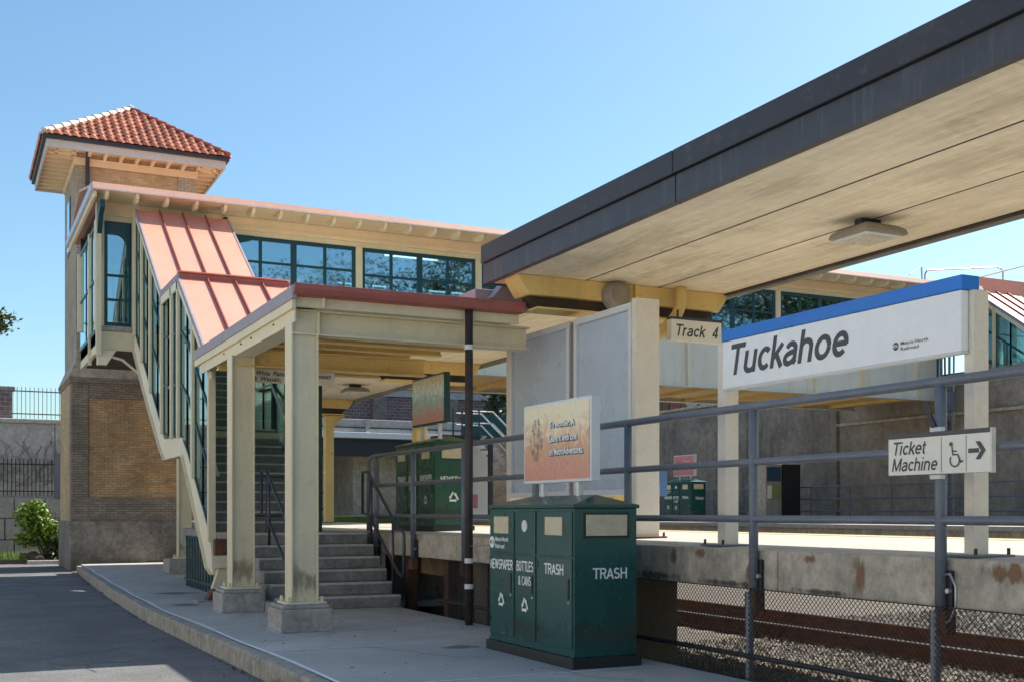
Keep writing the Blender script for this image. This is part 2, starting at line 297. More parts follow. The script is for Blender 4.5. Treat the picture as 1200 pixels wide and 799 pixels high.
def txt(s, m, parent, org, ux, uy, wd, ht, shear=0., bold=.0, name='lettering', depth=.0015):
    cu = bpy.data.curves.new('t', 'FONT'); cu.body = s; cu.size = 1; cu.shear = shear; cu.offset = bold; cu.extrude = 0; cu.resolution_u = 3
    cu.align_x = 'CENTER' if '\n' in s else 'LEFT'
    o = bpy.data.objects.new('t', cu); C.objects.link(o); bpy.context.view_layer.update()
    me = bpy.data.meshes.new_from_object(o.evaluated_get(bpy.context.evaluated_depsgraph_get()))
    vs = [v.co.copy() for v in me.vertices]; fs = [tuple(p.vertices) for p in me.polygons]
    bpy.data.objects.remove(o); bpy.data.curves.remove(cu)
    x0 = min(v.x for v in vs); x1 = max(v.x for v in vs); y0 = min(v.y for v in vs); y1 = max(v.y for v in vs)
    ux = Vector(ux); uy = Vector(uy); org = Vector(org); n = ux.cross(uy)
    mb = MB(); mb.add([org + ux*((v.x-x0)/(x1-x0)*wd) + uy*((v.y-y0)/(y1-y0)*ht) + n*depth for v in vs], fs)
    return mk(name, mb, m, parent)
def flat(polys, m, parent, org, ux, uy, name, depth=.002):    # 2D polygons laid on a face
    ux = Vector(ux); uy = Vector(uy); org = Vector(org); n = ux.cross(uy); mb = MB()
    for k, p in enumerate(polys): mb.quad(*[org + ux*a + uy*b + n*(depth+.0004*k) for a, b in p])
    return mk(name, mb, m, parent)
def stroke(pts, wdt, closed=False):
    out = []; n = len(pts)
    for i in range(n if closed else n-1):
        a = Vector(pts[i]); b = Vector(pts[(i+1) % n]); d = (b-a).normalized(); q = Vector((-d.y, d.x))*wdt/2; e = d*wdt*.3
        out.append([tuple(a-q-e), tuple(b-q+e), tuple(b+q+e), tuple(a+q-e)])
    return out
def circ(cx, cy, r, n=20, a0=0, a1=360): return [(cx+r*math.cos(math.radians(a0+(a1-a0)*k/n)), cy+r*math.sin(math.radians(a0+(a1-a0)*k/n))) for k in range(n + (0 if a1-a0 == 360 else 1))]
def recycle(parent, org, ux, uy, s, m='white'):
    polys = []
    for k in range(3):
        a = math.radians(90+120*k); b = math.radians(90+120*(k+1))
        P = Vector((math.cos(a), math.sin(a)))*s*.5; Q = Vector((math.cos(b), math.sin(b)))*s*.5
        d = (Q-P); p0 = P + d*.14; p1 = P + d*.62; polys += stroke([tuple(P+d*.14+Vector((0,0))), tuple(p1)], s*.15)
        dn = d.normalized(); q = Vector((-dn.y, dn.x))
        polys.append([tuple(p1+q*s*.15), tuple(p1-q*s*.15), tuple(p1+dn*s*.2)])
    flat(polys, m, parent, org, ux, uy, 'recycling_symbol')


def ARC(cx, cy, rx, ry, a0, a1, n=12): return [(cx+rx*math.cos(math.radians(a0+(a1-a0)*k/n)), cy+ry*math.sin(math.radians(a0+(a1-a0)*k/n))) for k in range(n+1)]
GL = {
 'T': ([[(0,.93),(.72,.93)],[(.36,.93),(.36,0)]],.74), 'u': ([[(.09,.72),(.09,.25)]+ARC(.30,.25,.21,.18,180,360)+[(.51,.72)],[(.51,.3),(.51,0)]],.68),
 'c': ([ARC(.31,.36,.23,.29,42,318,16)],.60), 'k': ([[(.09,1),(.09,0)],[(.48,.72),(.12,.30)],[(.24,.42),(.52,0)]],.58),
 'a': ([ARC(.31,.47,.19,.18,160,0)+[(.50,.10),(.56,.05)],[(.50,.42),(.28,.38)]+ARC(.25,.21,.17,.15,110,290)+[(.40,.10),(.50,.22)]],.66),
 'h': ([[(.09,1),(.09,0)],ARC(.30,.45,.21,.20,180,0)+[(.51,0)]],.68), 'n': ([[(.09,.72),(.09,0)],ARC(.30,.45,.21,.20,180,0)+[(.51,0)]],.68),
 'o': ([ARC(.33,.36,.25,.29,0,360,22)],.72), 'e': ([[(.08,.37),(.54,.37)]+ARC(.31,.36,.23,.29,0,318,18)],.64),
 'i': ([[(.09,.72),(.09,0)],[(.09,1),(.09,.88)]],.27), 't': ([[(.15,.93),(.15,.16),(.22,.07),(.32,.07)],[(0,.66),(.32,.66)]],.38),
 'r': ([[(.09,.72),(.09,0)],[(.09,.42)]+ARC(.30,.44,.20,.22,160,80,5)],.44), 'M': ([[(.08,0),(.08,1)],[(.10,.95),(.44,.05)],[(.44,.05),(.78,.95)],[(.80,1),(.80,0)]],.95),
 '4': ([[(.40,0),(.40,1)],[(.40,.93),(.05,.26),(.56,.26)]],.62), ' ': ([],.36),
 'N': ([[(.08,0),(.08,1)],[(.11,.93),(.57,.07)],[(.60,0),(.60,1)]],.76), 'E': ([[(.08,0),(.08,1)],[(.08,.93),(.55,.93)],[(.08,.52),(.5,.52)],[(.08,.07),(.56,.07)]],.66),
 'W': ([[(.03,1),(.24,.06)],[(.24,.06),(.46,.95)],[(.46,.95),(.68,.06)],[(.68,.06),(.89,1)]],1.0),
 'S': ([ARC(.31,.72,.22,.21,30,270,10)+ARC(.31,.285,.24,.215,90,-150,10)],.68), 'P': ([[(.08,0),(.08,1)],[(.08,.93),(.36,.93)]+ARC(.36,.70,.20,.23,90,-90,8)+[(.08,.47)]],.66),
 'A': ([[(.03,0),(.33,.96)],[(.33,.96),(.63,0)],[(.14,.30),(.52,.30)]],.70), 'R': ([[(.08,0),(.08,1)],[(.08,.93),(.38,.93)]+ARC(.38,.72,.19,.21,90,-90,8)+[(.08,.51)],[(.38,.5),(.58,0)]],.70),
 'H': ([[(.08,0),(.08,1)],[(.60,0),(.60,1)],[(.08,.52),(.60,.52)]],.76), 'B': ([[(.08,0),(.08,1)],[(.08,.93),(.34,.93)]+ARC(.34,.73,.18,.20,90,-90,8)+[(.08,.53)],[(.34,.53)]+ARC(.36,.30,.20,.23,90,-90,8)+[(.08,.07)]],.68),
 'O': ([ARC(.37,.5,.29,.43,0,360,24)],.80), 'L': ([[(.08,1),(.08,.07),(.52,.07)]],.58), 'C': ([ARC(.37,.5,.29,.43,45,315,18)],.74),
 '&': ([[(.62,0),(.20,.62)]+ARC(.32,.78,.14,.14,200,0,8)+[(.40,.60),(.14,.40)]+ARC(.27,.25,.20,.18,160,300,8)+[(.60,.42)]],.72)}
def sign_text(s_, m, parent, org, ux, uy, wd, ht, shear=0., wt=.15):
    ux = Vector(ux); uy = Vector(uy); org = Vector(org); n = ux.cross(uy); mb = MB(); x = 0; polys = []
    for ch in s_:
        g, adv = GL[ch]
        for pl in g:
            q = [(x+a, b) for a, b in pl]
            for i in range(len(q)-1):
                a = Vector(q[i]); b = Vector(q[i+1]); d = (b-a)
                if d.length < 1e-6: continue
                d.normalize(); pr = Vector((-d.y, d.x))*wt/2; e = d*(0 if len(q) == 2 else wt*.22)
                polys.append([a-pr-(e if i else 0*e), b-pr+(e if i < len(q)-2 else 0*e), b+pr+(e if i < len(q)-2 else 0*e), a+pr-(e if i else 0*e)])
        x += adv
    x -= .08
    for k, p in enumerate(polys):
        mb.quad(*[org + ux*((v.x+shear*v.y)/x*wd) + uy*(v.y*ht) + n*(.0015+.00003*(k % 7)) for v in p])
    return mk('lettering', mb, m, parent)

NX = ((0,-1,0), (0,0,1))   # text frame on a face looking toward -X
NY = ((1,0,0), (0,0,1))    # text frame on a face looking toward -Y

# ================================================================== GROUND
struct('ground', MB().quad((-600,-600,-.42),(900,-600,-.42),(900,1200,-.42),(-600,1200,-.42)), 'earth')
kx = [(-30,2.75),(6,2.74),(9.29,2.70),(11.26,2.67),(13.58,2.63),(17.6,2.55),(22.69,2.65),(27.5,2.8),(32.58,2.99)]
def KX(y):
    for (a, xa), (b, xb) in zip(kx, kx[1:]):
        if y <= b: return xa+(xb-xa)*(y-a)/(b-a)
    return kx[-1][1]
road = struct('road', MB().box(-40, 2.95, -40, 70, -.40, -.20), 'asphalt')
for (x, y, r) in [(.9,14.2,.5),(1.7,19.1,.7)]:
    pass
mk('repair_patch', MB().prism([(1.35+.45*math.cos(a/9*6.283)*(1+.2*math.sin(a*2.3)), 13.1+.22*math.sin(a/9*6.283)*(1+.3*math.cos(a*3.1))) for a in range(9)], 'z', -.2, -.196), 'patch', road)
kroot = struct('kerb', MB().prism([(KX(y)+.03, y) for y in (-10,33)] + [(KX(33)+.12,33),(KX(-10)+.12,-10)], 'z', -.4, -.03), 'kerb')
ys = [-8+2.44*i for i in range(17)]
for a, b in zip(ys, ys[1:]):
    b = min(b, 32.7)
    mid = [a+(b-a)*t for t in (0,.5,1)]; mid[0] += .006; mid[2] -= .006
    pts = [(KX(y), y) for y in mid] + [(KX(y)+.15, y) for y in mid[::-1]]
    mk('kerb_stone', MB().prism(pts, 'z', -.39, 0), 'kerb', kroot, bev=.022)
side = struct('sidewalk', MB().prism([(KX(-8)+.15,-8),(5.98,-8),(5.98,18),(8,18),(8,33.6),(3.2,33.6)] + [(KX(y)+.15, y) for y in (32,27,22,17,13,11,9,6)], 'z', -.40, -.012), 'concgrey')
jy = [-8,-5,-2,1,3.8,6.6,8.9,11.55,14.4,17.2,20.4,23.4,26.4,29.4,33.6]
mkx = lambda y, d: (KX(min(y, 32.6))+d, y)
for a, b in zip(jy, jy[1:]):
    m_ = [a+.012 + (b-a-.024)*t for t in (0,.33,.66,1)]
    xr = 5.975 if b < 18 else 7.9
    xs = [4.33 + .03*(a % 1)] if b < 9 else []
    mk('paving_slab', MB().prism([mkx(y, .178) for y in m_] + [(xr, m_[-1]), (xr, m_[0]+.035*(xr-3) if False else m_[0])], 'z', -.1, 0), 'slab', side, bev=.004)
ln = MB()
for i in range(34):
    y0 = 6+.8*i; y1 = y0+.8; o0 = .165+.02*math.sin(i*1.3); o1 = .165+.02*math.sin((i+1)*1.3)
    if y1 > 32.5: break
    ln.quad((KX(y0)+o0,y0,.0025),(KX(y0)+o0+.04,y0,.0025),(KX(y1)+o1+.04,y1,.0025),(KX(y1)+o1,y1,.0025))
for y in jy[4:11]: ln.quad((KX(y)+.19,y-.013,.0025),(5.9,y-.013,.0025),(5.9,y+.013,.0025),(KX(y)+.19,y+.013,.0025))
mk('joint_sealant', ln, 'sealant', side)
struct('bounce_paving', MB().box(-40, -1.2, -40, 60, -.2, -.194), 'conclt')  # pale paving out of view, added to bounce sunlight into the shaded side
wb = root('bounce_building', 'unseen pale two storey building added west of the station to bounce sunlight', 'building', (-16,5,-.2))  # off-frame building added as a sunlit reflector for the shaded fronts
mk('wall', MB().box(-26,-16,-22,36,-.2,9.5), 'palewall', wb, bev=.02)
mk('roof', MB().box(-26.3,-15.6,-22.3,36.3,9.501,9.8), 'concgrey', wb, bev=.02)
for i in range(14):
    for z in (1.2,5.4):
        wf = mk('window', MB().box(-16.0,-15.94,-20+4*i,-18.4+4*i,z,z+2.0), 'teal', wb); mk('pane', MB().box(-15.94,-15.93,-19.9+4*i,-18.5+4*i,z+.1,z+1.9), 'navy', wf)
# grass by the kerb & gravel between sidewalk and platform
def leaves(n, cen, rad, size, seed, flatness=1., shell=.35):
    R = random.Random(seed); mb = MB(); clumps = [(R.uniform(-1,1), R.uniform(-1,1), R.uniform(-1,1)) for _ in range(26)]
    clumps = [c for c in clumps if sum(q*q for q in c) < 1.1]
    for i in range(n):
        c = R.choice(clumps); rr = R.uniform(.0, .42)
        d = Vector((R.gauss(0,1), R.gauss(0,1), R.gauss(0,1))).normalized()*rr
        p = Vector((cen[0]+(c[0]*.75+d.x)*rad[0], cen[1]+(c[1]*.75+d.y)*rad[1], cen[2]+(c[2]*.75+d.z)*rad[2]))
        a = Vector((R.gauss(0,1), R.gauss(0,1), R.gauss(0,.6)*flatness)).normalized(); b = a.orthogonal().normalized()
        b = (b*math.cos(i) + a.cross(b)*math.sin(i)); s = size*R.uniform(.6,1.3)
        mb.quad(p-a*s, p-b*s*.45, p+a*s, p+b*s*.45)
    return mb
def tuft(mb, x, y, z, h, n, R, spread=.08):
    for i in range(n):
        a = R.uniform(0, 6.283); px = x+R.uniform(-spread,spread); py = y+R.uniform(-spread,spread); hh = h*R.uniform(.5,1.1)
        dx = math.cos(a)*hh*.4; dy = math.sin(a)*hh*.4; wx = -math.sin(a)*.006; wy = math.cos(a)*.006
        mb.quad((px-wx,py-wy,z),(px+wx,py+wy,z),(px+dx,py+dy,z+hh))
R = random.Random(3); tf = MB()
for i in range(26): 
    y = R.uniform(8.9, 10.6); tuft(tf, KX(y)+R.uniform(-.05,.0), y, -.2, .12, 12, R)
for i in range(40):
    y = R.uniform(11,31); tuft(tf, KX(y)-.02, y, -.2, .05, 5, R)
ck = random.Random(41)
def crack(x, y, n, ang, z, par, w_=.006):
    mbc = MB(); a = ang
    for i in range(n):
        a += ck.uniform(-.7,.7)*.6; l = ck.uniform(.05,.14); x2 = x+math.cos(a)*l; y2 = y+math.sin(a)*l; ww = w_*ck.uniform(.5,1.2)
        mbc.quad((x-math.sin(a)*ww,y+math.cos(a)*ww,z),(x+math.sin(a)*ww,y-math.cos(a)*ww,z),(x2+math.sin(a)*ww,y2-math.cos(a)*ww,z),(x2-math.sin(a)*ww,y2+math.cos(a)*ww,z)); x, y = x2, y2; a = ang+(a-ang)*.8
    mk('crack', mbc, 'black0', par)
crack(3.0,12.4,22,.2,.0018,side); crack(4.4,10.2,16,1.9,.0018,side); crack(3.3,15.3,12,.9,.0018,side); crack(5.2,8.2,12,2.6,.0018,side)
crack(.9,13.6,30,.5,-.198,road,.008); crack(1.0,16.8,30,.15,-.198,road,.008); crack(2.2,22,30,2.2,-.198,road,.01); crack(1.3,12.2,14,1.5,-.198,road,.007)
gm_ = MB(); gr = random.Random(5)
for i in range(46):
    x, y, q = gr.uniform(2.95,5.8), gr.uniform(8.6,17), gr.uniform(.008,.02)
    gm_.quad(*[(x+q*math.cos(k*1.047)*1.2, y+q*math.sin(k*1.047), .0015) for k in range(6)])
mk('chewing_gum_spots', gm_, 'black', side, kind='stuff')
lt = MB(); lr = random.Random(77)
for i in range(170):
    if i % 3: x, y, z = lr.uniform(.5,2.5), lr.uniform(10.8,28), -.193; 
    else: x, y, z = lr.uniform(3,5.8), lr.uniform(8.6,17), .006
    if i % 3 and lr.random() < .6: x = KX(y)-abs(lr.gauss(0,.12))-.02
    a = lr.uniform(0,6.28); q = lr.uniform(.012,.028); c_, s_ = math.cos(a)*q, math.sin(a)*q
    lt.quad((x-c_,y-s_,z),(x+s_*.5,y-c_*.5,z+.008),(x+c_,y+s_,z+.004),(x-s_*.5,y+c_*.5,z+.010))
thing('leaf_litter', lt, 'dryleaf', 'small dry leaves scattered along the kerb and walkway', 'leaves', kind='stuff')
thing('kerb_grass', tf, 'grassm', 'green weeds growing at the foot of the kerb', 'weeds', kind='stuff')

# ballast
struct('track_bed', MB().box(5.99, 20, -25, 60, -.41, -.36), 'ballastbed')
struct('retaining_strip', MB().box(5.985, 6.06, -10, 18, -.40, -.02), 'concgrey')
def rocks(n, x0, x1, y0, y1, z, s0, s1, seed):
    R = random.Random(seed); mb = MB()
    base = [(1,0,0),(0,1,0),(-1,0,0),(0,-1,0),(.2,.1,1),(-.1,-.2,-.8)]
    F = [(0,1,4),(1,2,4),(2,3,4),(3,0,4)]
    for i in range(n):
        x = R.uniform(x0,x1); y = R.uniform(y0,y1); s = R.uniform(s0,s1); a = R.uniform(0,6.28); ca, sa = math.cos(a), math.sin(a)
        vs = []
        for b in base[:5]:
            q = (b[0]*R.uniform(.7,1.2), b[1]*R.uniform(.6,1.1), b[2]*R.uniform(.5,1.1))
            vs.append((x+(q[0]*ca-q[1]*sa)*s, y+(q[0]*sa+q[1]*ca)*s, z+q[2]*s+R.uniform(-.004,.02)))
        mb.add(vs, F)
    return mb
b_ = rocks(15000, 6.2, 12.8, 1.5, 13, -.355, .022, .042, 11); b2_ = rocks(9000, 12.8, 17.5, 1.5, 15, -.355, .03, .06, 12); b_.add(b2_.v, b2_.f)
thing('ballast', b_, 'ballast', 'pale grey crushed stone ballast around the rails below the platform', 'gravel', kind='stuff')

tr = root('railway_track', 'rusty railway track on pale ballast seen beneath the platform', 'railway track', (11,10,-.34))
for x in (10.3, 11.74):
    pr = [(-.07,-.34),(.07,-.34),(.07,-.325),(.012,-.30),(.012,-.19),(.036,-.175),(.036,-.15),(-.036,-.15),(-.036,-.175),(-.012,-.19),(-.012,-.30),(-.07,-.325)]
    rw = mk('rail', MB().prism([(x+a, b) for a, b in pr], 'y', -20, 60), 'rust', tr)
    mk('rail_head', MB().box(x-.034, x+.034, -20, 60, -.1495, -.142), 'railhead', rw)
    mk('base_flange', MB().box(x-.11, x+.11, -20, 60, -.352, -.341), 'rust', rw)
sp = mk('sleeper', MB().box(9.75, 12.3, -2.12, -1.88, -.46, -.348), 'sleeper', tr, bev=.01)
for i in range(1, 44):
    c = sp.copy(); C.objects.link(c); c.parent = tr; c.location = (0, .62*i, random.uniform(-.006,.004))

# ================================================================== NEAR PLATFORM
PX = 6.24
plat = struct('platform', MB().prism([(PX,.74),(9.28,.80),(9.28,1.10),(PX,1.04)], 'y', -25, 45), 'conc')
jyp = [-25,-17,-9,-3,3.0,7.75,11.0,14.6,18.2,22,27,32,38,45]
for a, b in zip(jyp, jyp[1:]):
    mk('platform_slab', MB().prism([(PX-.015,.74),(PX-.015,1.08),(8.95,1.133),(8.95,1.02),(PX+.02,1.03),(PX+.02,.74)], 'y', a+.008, b-.008), 'conc', plat, bev=.012)
    mk('platform_surface', MB().prism([(PX+.28,1.0853),(8.95,1.137),(8.95,1.12),(PX+.28,1.07)], 'y', a+.004, b-.004), 'plat', plat)
    mk('tactile_strip', MB().prism([(8.955,1.04),(9.30,1.045),(9.30,1.146),(8.955,1.141)], 'y', a+.004, b-.004), 'tactile', plat)
def stainmat(name, col, thr=.5, sc_=(9,9,2.5), op=.75):
    m = bpy.data.materials.new(name); m.use_nodes = True; t = m.node_tree; L = t.links.new; b = t.nodes['Principled BSDF']; out = t.nodes['Material Output']
    b.inputs['Base Color'].default_value = (*col, 1); b.inputs['Roughness'].default_value = .9
    tc = N(t, 'ShaderNodeTexCoord'); mp = N(t, 'ShaderNodeMapping'); mp.inputs['Scale'].default_value = sc_; geo = N(t, 'ShaderNodeNewGeometry'); L(geo.outputs['Position'], mp.inputs[0])
    nz = N(t, 'ShaderNodeTexNoise', Scale=1.6, Detail=7., Roughness=.7); L(mp.outputs[0], nz.inputs['Vector'])
    vm = N(t, 'ShaderNodeVectorMath', operation='SUBTRACT'); L(tc.outputs['Generated'], vm.inputs[0]); vm.inputs[1].default_value = (.5,.5,.5)
    v2 = N(t, 'ShaderNodeVectorMath', operation='MULTIPLY'); L(vm.outputs[0], v2.inputs[0]); v2.inputs[1].default_value = (1.7,1.7,1.7) if sc_[2] == sc_[0] else ((1.8,1.8,0) if sc_[2] > sc_[0] else (0,1.8,1.5))
    ln_ = N(t, 'ShaderNodeVectorMath', operation='LENGTH'); L(v2.outputs[0], ln_.inputs[0])
    sb = N(t, 'ShaderNodeMath', operation='SUBTRACT'); L(nz.outputs[0], sb.inputs[0])
    ml = N(t, 'ShaderNodeMath', operation='MULTIPLY'); L(ln_.outputs['Value'], ml.inputs[0]); ml.inputs[1].default_value = .42; L(ml.outputs[0], sb.inputs[1])
    mr = N(t, 'ShaderNodeMapRange'); mr.inputs['From Min'].default_value = thr-.34; mr.inputs['From Max'].default_value = thr-.12; mr.inputs['To Max'].default_value = op; L(sb.outputs[0], mr.inputs['Value'])
    tr_ = N(t, 'ShaderNodeBsdfTransparent'); mx = N(t, 'ShaderNodeMixShader'); L(mr.outputs[0], mx.inputs[0]); L(tr_.outputs[0], mx.inputs[1]); L(b.outputs[0], mx.inputs[2]); L(mx.outputs[0], out.inputs[0]); return m
M['ruststain'] = stainmat('rust_stain', (.28,.14,.07)); M['darkstain'] = stainmat('dark_damp_stain', (.12,.10,.085)); M['floorstain'] = stainmat('floor_rust_stain', (.24,.19,.15), .5, (3,3,3))
M['colstain'] = stainmat('column_grime', (.30,.20,.12), .62, (8,8,3), .45); M['ceilstain'] = stainmat('ceiling_water_stain', (.42,.34,.25), .56, (7,1.1,7.001), .17)
M['bingrime'] = stainmat('bin_grime', (.06,.075,.065), .56, (9,9,4), .5)
for (y, z0, z1, wd) in [(6.78,.72,1.07,.09),(5.40,.93,1.07,.26),(9.3,.90,1.07,.07),(8.85,.97,1.07,.10),(7.35,.99,1.06,.08),(8.1,.80,.96,.09),(4.2,.8,1.06,.2)]:
    x = PX-.0185; mk('rust_stain', MB().quad((x,y+wd,z1),(x,y-wd,z1),(x,y-wd,z0),(x,y+wd,z0)), 'ruststain', plat)
for (y, z0, z1, wd) in [(9.6,.745,.83,.5),(8.4,.745,.80,.5),(7.2,.745,.79,.4)]:
    x = PX-.0192; mk('damp_stain', MB().quad((x,y+wd,z1),(x,y-wd,z1),(x,y-wd,z0),(x,y+wd,z0)), 'darkstain', plat)
for (xa, xb, ya, yb) in [(2.95,3.45,17.6,18.3),(3.1,3.9,20.2,20.9),(4.5,5.0,10.9,11.3)]:
    mk('pavement_stain', MB().quad((xa,ya,.0035),(xb,ya,.0035),(xb,yb,.0035),(xa,yb,.0035)), 'floorstain', side)
mk('support_pier', MB().box(6.45, 7.25, 10.75, 11.15, -.40, .745), 'ochreboard', plat, bev=.01)
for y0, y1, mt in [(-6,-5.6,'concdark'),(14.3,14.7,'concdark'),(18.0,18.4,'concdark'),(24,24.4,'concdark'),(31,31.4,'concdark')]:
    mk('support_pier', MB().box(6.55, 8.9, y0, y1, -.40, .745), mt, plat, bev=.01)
# wall under the platform behind the steps
uw = root('under_platform_wall', 'dark stained wall with ochre boards below the platform edge right of the steps', 'wall', (6.5,15,-.4))
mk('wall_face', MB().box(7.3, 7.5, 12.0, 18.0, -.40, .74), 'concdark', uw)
for y, l, z0, z1 in [(13.5,1.0,.30,.70),(14.65,.5,.35,.70),(16.0,1.1,.45,.72),(12.6,.4,.2,.6)]:
    mk('board', MB().box(6.62, 6.68, y, y+l, z0, z1), 'ochreboard', uw, bev=.006)
mk('post', MB().box(6.40,6.55,15.3,15.45,-.4,.74).box(6.40,6.55,16.9,17.05,-.4,.74), 'rust', uw)

# chain-link fence below the platform
cl = root('chain_link_fence', 'black chain link fence along the bottom of the platform edge', 'fence', (6.10,9,-.05))
mb = MB(); X = 6.10; z0, z1 = -.05, .752; s = .046
y = 1.5
while y < 14.5:
    for sg in (1,-1):
        ya, yb = (y, y+(z1-z0)) if sg == 1 else (y+(z1-z0), y)
        mb.tube([(X, ya, z0), (X, yb, z1)], .0031, 3)
    y += s
mk('wire_mesh', mb, 'mesh', cl, kind='stuff')
mk('bottom_rail', MB().tube([(X,1,.18),(X,15,.18)], .022), 'mesh', cl)
mk('top_rail', MB().tube([(X,1,.752),(X,15,.752)], .004), 'mesh', cl)
for y in (1.6,3.8,5.93,8.0,10.0,12.0,13.9): mk('fence_post', MB().tube([(X+.03,y,-.38),(X+.03,y,.72)], .035, 10), 'rail', cl)

# platform-edge railing
rl = root('platform_railing', 'blue grey three rail pipe railing bolted to the platform edge', 'railing', (6.17,9,.7))
XR = 6.17
for z in (2.305,1.83,1.345):
    mk('rail', MB().tube([(XR,-2,z),(XR,17.95,z)], .036 if z > 2 else .032, 12), 'rail', rl, smooth=True)
mk('end_loop', MB().tube([(XR,17.95,2.305),(XR,18.1,2.28),(XR,18.14,2.18),(XR,18.14,1.10)], .034, 10), 'rail', rl, smooth=True)
for y in (1.75,3.85,5.92,8.0,10.04,12.1,14.2,16.1,17.75):
    zb = .66 if y < 17.9 else 1.08
    p = mk('railing_post', MB().tube([(XR,y,zb),(XR,y,2.29)], .040, 12), 'rail', rl, smooth=True)
    mk('bracket_plate', MB().box(6.19,6.222,y-.075,y+.075,.70,1.0), 'black', p, bev=.004)
    mk('post_shoe', MB().box(6.12,6.222,y-.09,y+.06,.56,.72), 'rust', p, bev=.006)
    mk('bolt', MB().tube([(6.16,y-.062,.86),(6.19,y-.062,.86)], .018, 8), 'galv', p)
mk('bonding_cable', MB().tube([(6.15,5.92-.05,.97),(6.13,5.80,.98),(6.12,5.74,.90),(6.12,5.74,.76),(6.13,5.80,.66),(6.13,5.90,.62),(6.14,5.98,.68)], .009, 6), 'galv', rl, smooth=True)

# near canopy over the platform -----------------------------------------------------
cn = root('platform_canopy', 'long flat concrete platform canopy with dark two tier fascia', 'canopy', (7.85,13,1.08))
Y0, Y1 = -14, 13.55
for xa, xb in [(6.28,7.277),(7.303,8.367),(8.393,9.46)]:
    for ya, yb in [(Y0,-3),(-2.985,5.4),(5.412,Y1)]:
        mk('ceiling_slab', MB().box(xa, xb, ya, yb, 4.35, 4.60), 'ceil', cn, bev=.012)
mk('roof_deck', MB().box(6.3, 9.44, Y0, Y1, 4.605, 4.78), 'ceiledge', cn)
for ya, yb in [(-14,-5),(-4.99,1.5),(1.51,9.20),(9.215,13.62)]:
    mk('lower_fascia', MB().box(6.185, 6.275, ya, yb, 4.34, 4.60), 'darkfascia', cn, bev=.006)
    mk('upper_fascia', MB().box(6.15, 6.27, ya, yb, 4.604, 4.83), 'darkfascia2', cn, bev=.006)
mk('drip_line', MB().box(6.146,6.149,-14,13.62,4.604,4.618), 'black', cn)
mk('end_fascia', MB().box(6.28, 9.5, 13.56, 13.64, 4.34, 4.82), 'darkfascia', cn, bev=.006)
mk('track_side_edge', MB().box(9.465, 9.55, Y0, Y1, 4.30, 4.72), 'ceiledge', cn, bev=.008)
mk('edge_angle', MB().box(9.41, 9.462, Y0, Y1, 4.325, 4.348), 'darkbrown', cn)
def canopy_beam(parent, y, xl, xr, cx, ztop=4.35, d=.26, w_=.42, cm='yellow'):
    y0, y1 = y-w_/2, y+w_/2
    mb = MB().prism([(xl, ztop-.003), (xr, ztop-.003), (xr-.16, ztop-.03-d*.82), (xl+.16, ztop-.03-d*.82)], 'y', y0, y1)
    b = mk('cross_beam', mb, cm, parent, bev=.008)
    mk('shaded_beam_web', MB().prism([(xl+.2, ztop-.03-d*.82-.003), (xr-.2, ztop-.03-d*.82-.003), (xr-.32, ztop-d-.12), (xl+.32, ztop-d-.12)], 'y', y0+.10, y1-.10), 'darkbrown', b)  # recess painted dark brown to stand for its shade
    mk('beam_flange', MB().box(xl+.28, xr-.28, y0+.02, y1-.02, ztop-d-.15, ztop-d-.123), cm, b, bev=.004)
canopy_beam(cn, 13.05, 6.30, 9.50, 7.85); canopy_beam(cn, 4.6, 6.30, 9.50, 7.85)
canopy_beam(cn, -4.0, 6.3, 9.5, 7.85)
mk('canopy_column', MB().box(7.72, 7.98, 12.9, 13.2, 1.11, 3.93), 'yellow', cn, bev=.01)
mk('canopy_column', MB().box(7.72, 7.98, -4.15, -3.85, 1.11, 3.93), 'yellow', cn, bev=.01)
mk('stiffener', MB().box(7.98,8.0,12.81,12.84,4.1,4.34).box(7.9,7.92,12.81,12.84,4.1,4.34).box(7.97,8.0,12.78,12.838,4.1,4.34), 'yellow', cn)
mk('ceiling_joint', MB().box(7.2765,7.3035,Y0,Y1,4.353,4.40), 'darkbrown', cn)
mk('ceiling_joint', MB().box(8.3665,8.3935,Y0,Y1,4.353,4.40), 'darkbrown', cn)
for (xa, xb, ya, yb) in [(6.3,7.27,9.0,12.6),(7.31,8.36,10.2,12.8),(7.9,8.7,11.2,12.8),(8.4,9.4,8.2,11.0),(6.5,7.25,4.6,7.4),(7.31,8.3,6.2,8.0),(8.42,9.4,5.8,7.6),(7.35,8.3,3,5.2),(6.4,7.2,7.6,9.2)]:
    mk('water_stain', MB().quad((xa,ya,4.3475),(xb,ya,4.3475),(xb,yb,4.3475),(xa,yb,4.3475)), 'ceilstain', cn)
# far canopy
cf = root('far_platform_canopy', 'narrower flat canopy section beyond the stair entrance', 'canopy', (8.4,25,1.08))
for xa, xb in [(6.28,6.99),(7.0,7.75),(7.76,8.6),(8.61,9.50)]:
    for ya, yb in [(18.7 if xa < 6.9 else 13.66,21.4),(21.41,29.4),(29.41,33)]:
        mk('ceiling_slab', MB().box(xa, xb, ya, yb, 4.35, 4.5), 'ceil', cf, bev=.012)
mk('edge_fascia', MB().box(9.50, 9.56, 13.66, 33, 4.27, 4.56), 'ceiledge', cf, bev=.006)
mk('edge_fascia', MB().box(6.2, 6.99, 13.9, 18.6, 4.10, 4.34), 'purple', cf, bev=.006)
mk('flashing', MB().prism([(6.35,4.2),(7.0,4.2),(7.0,4.5),(6.6,4.5)], 'y', 13.66, 13.9), 'purple', cf)
canopy_beam(cf, 21.2, 7.2, 9.5, 8.4); canopy_beam(cf, 29.3, 7.2, 9.5, 8.85)
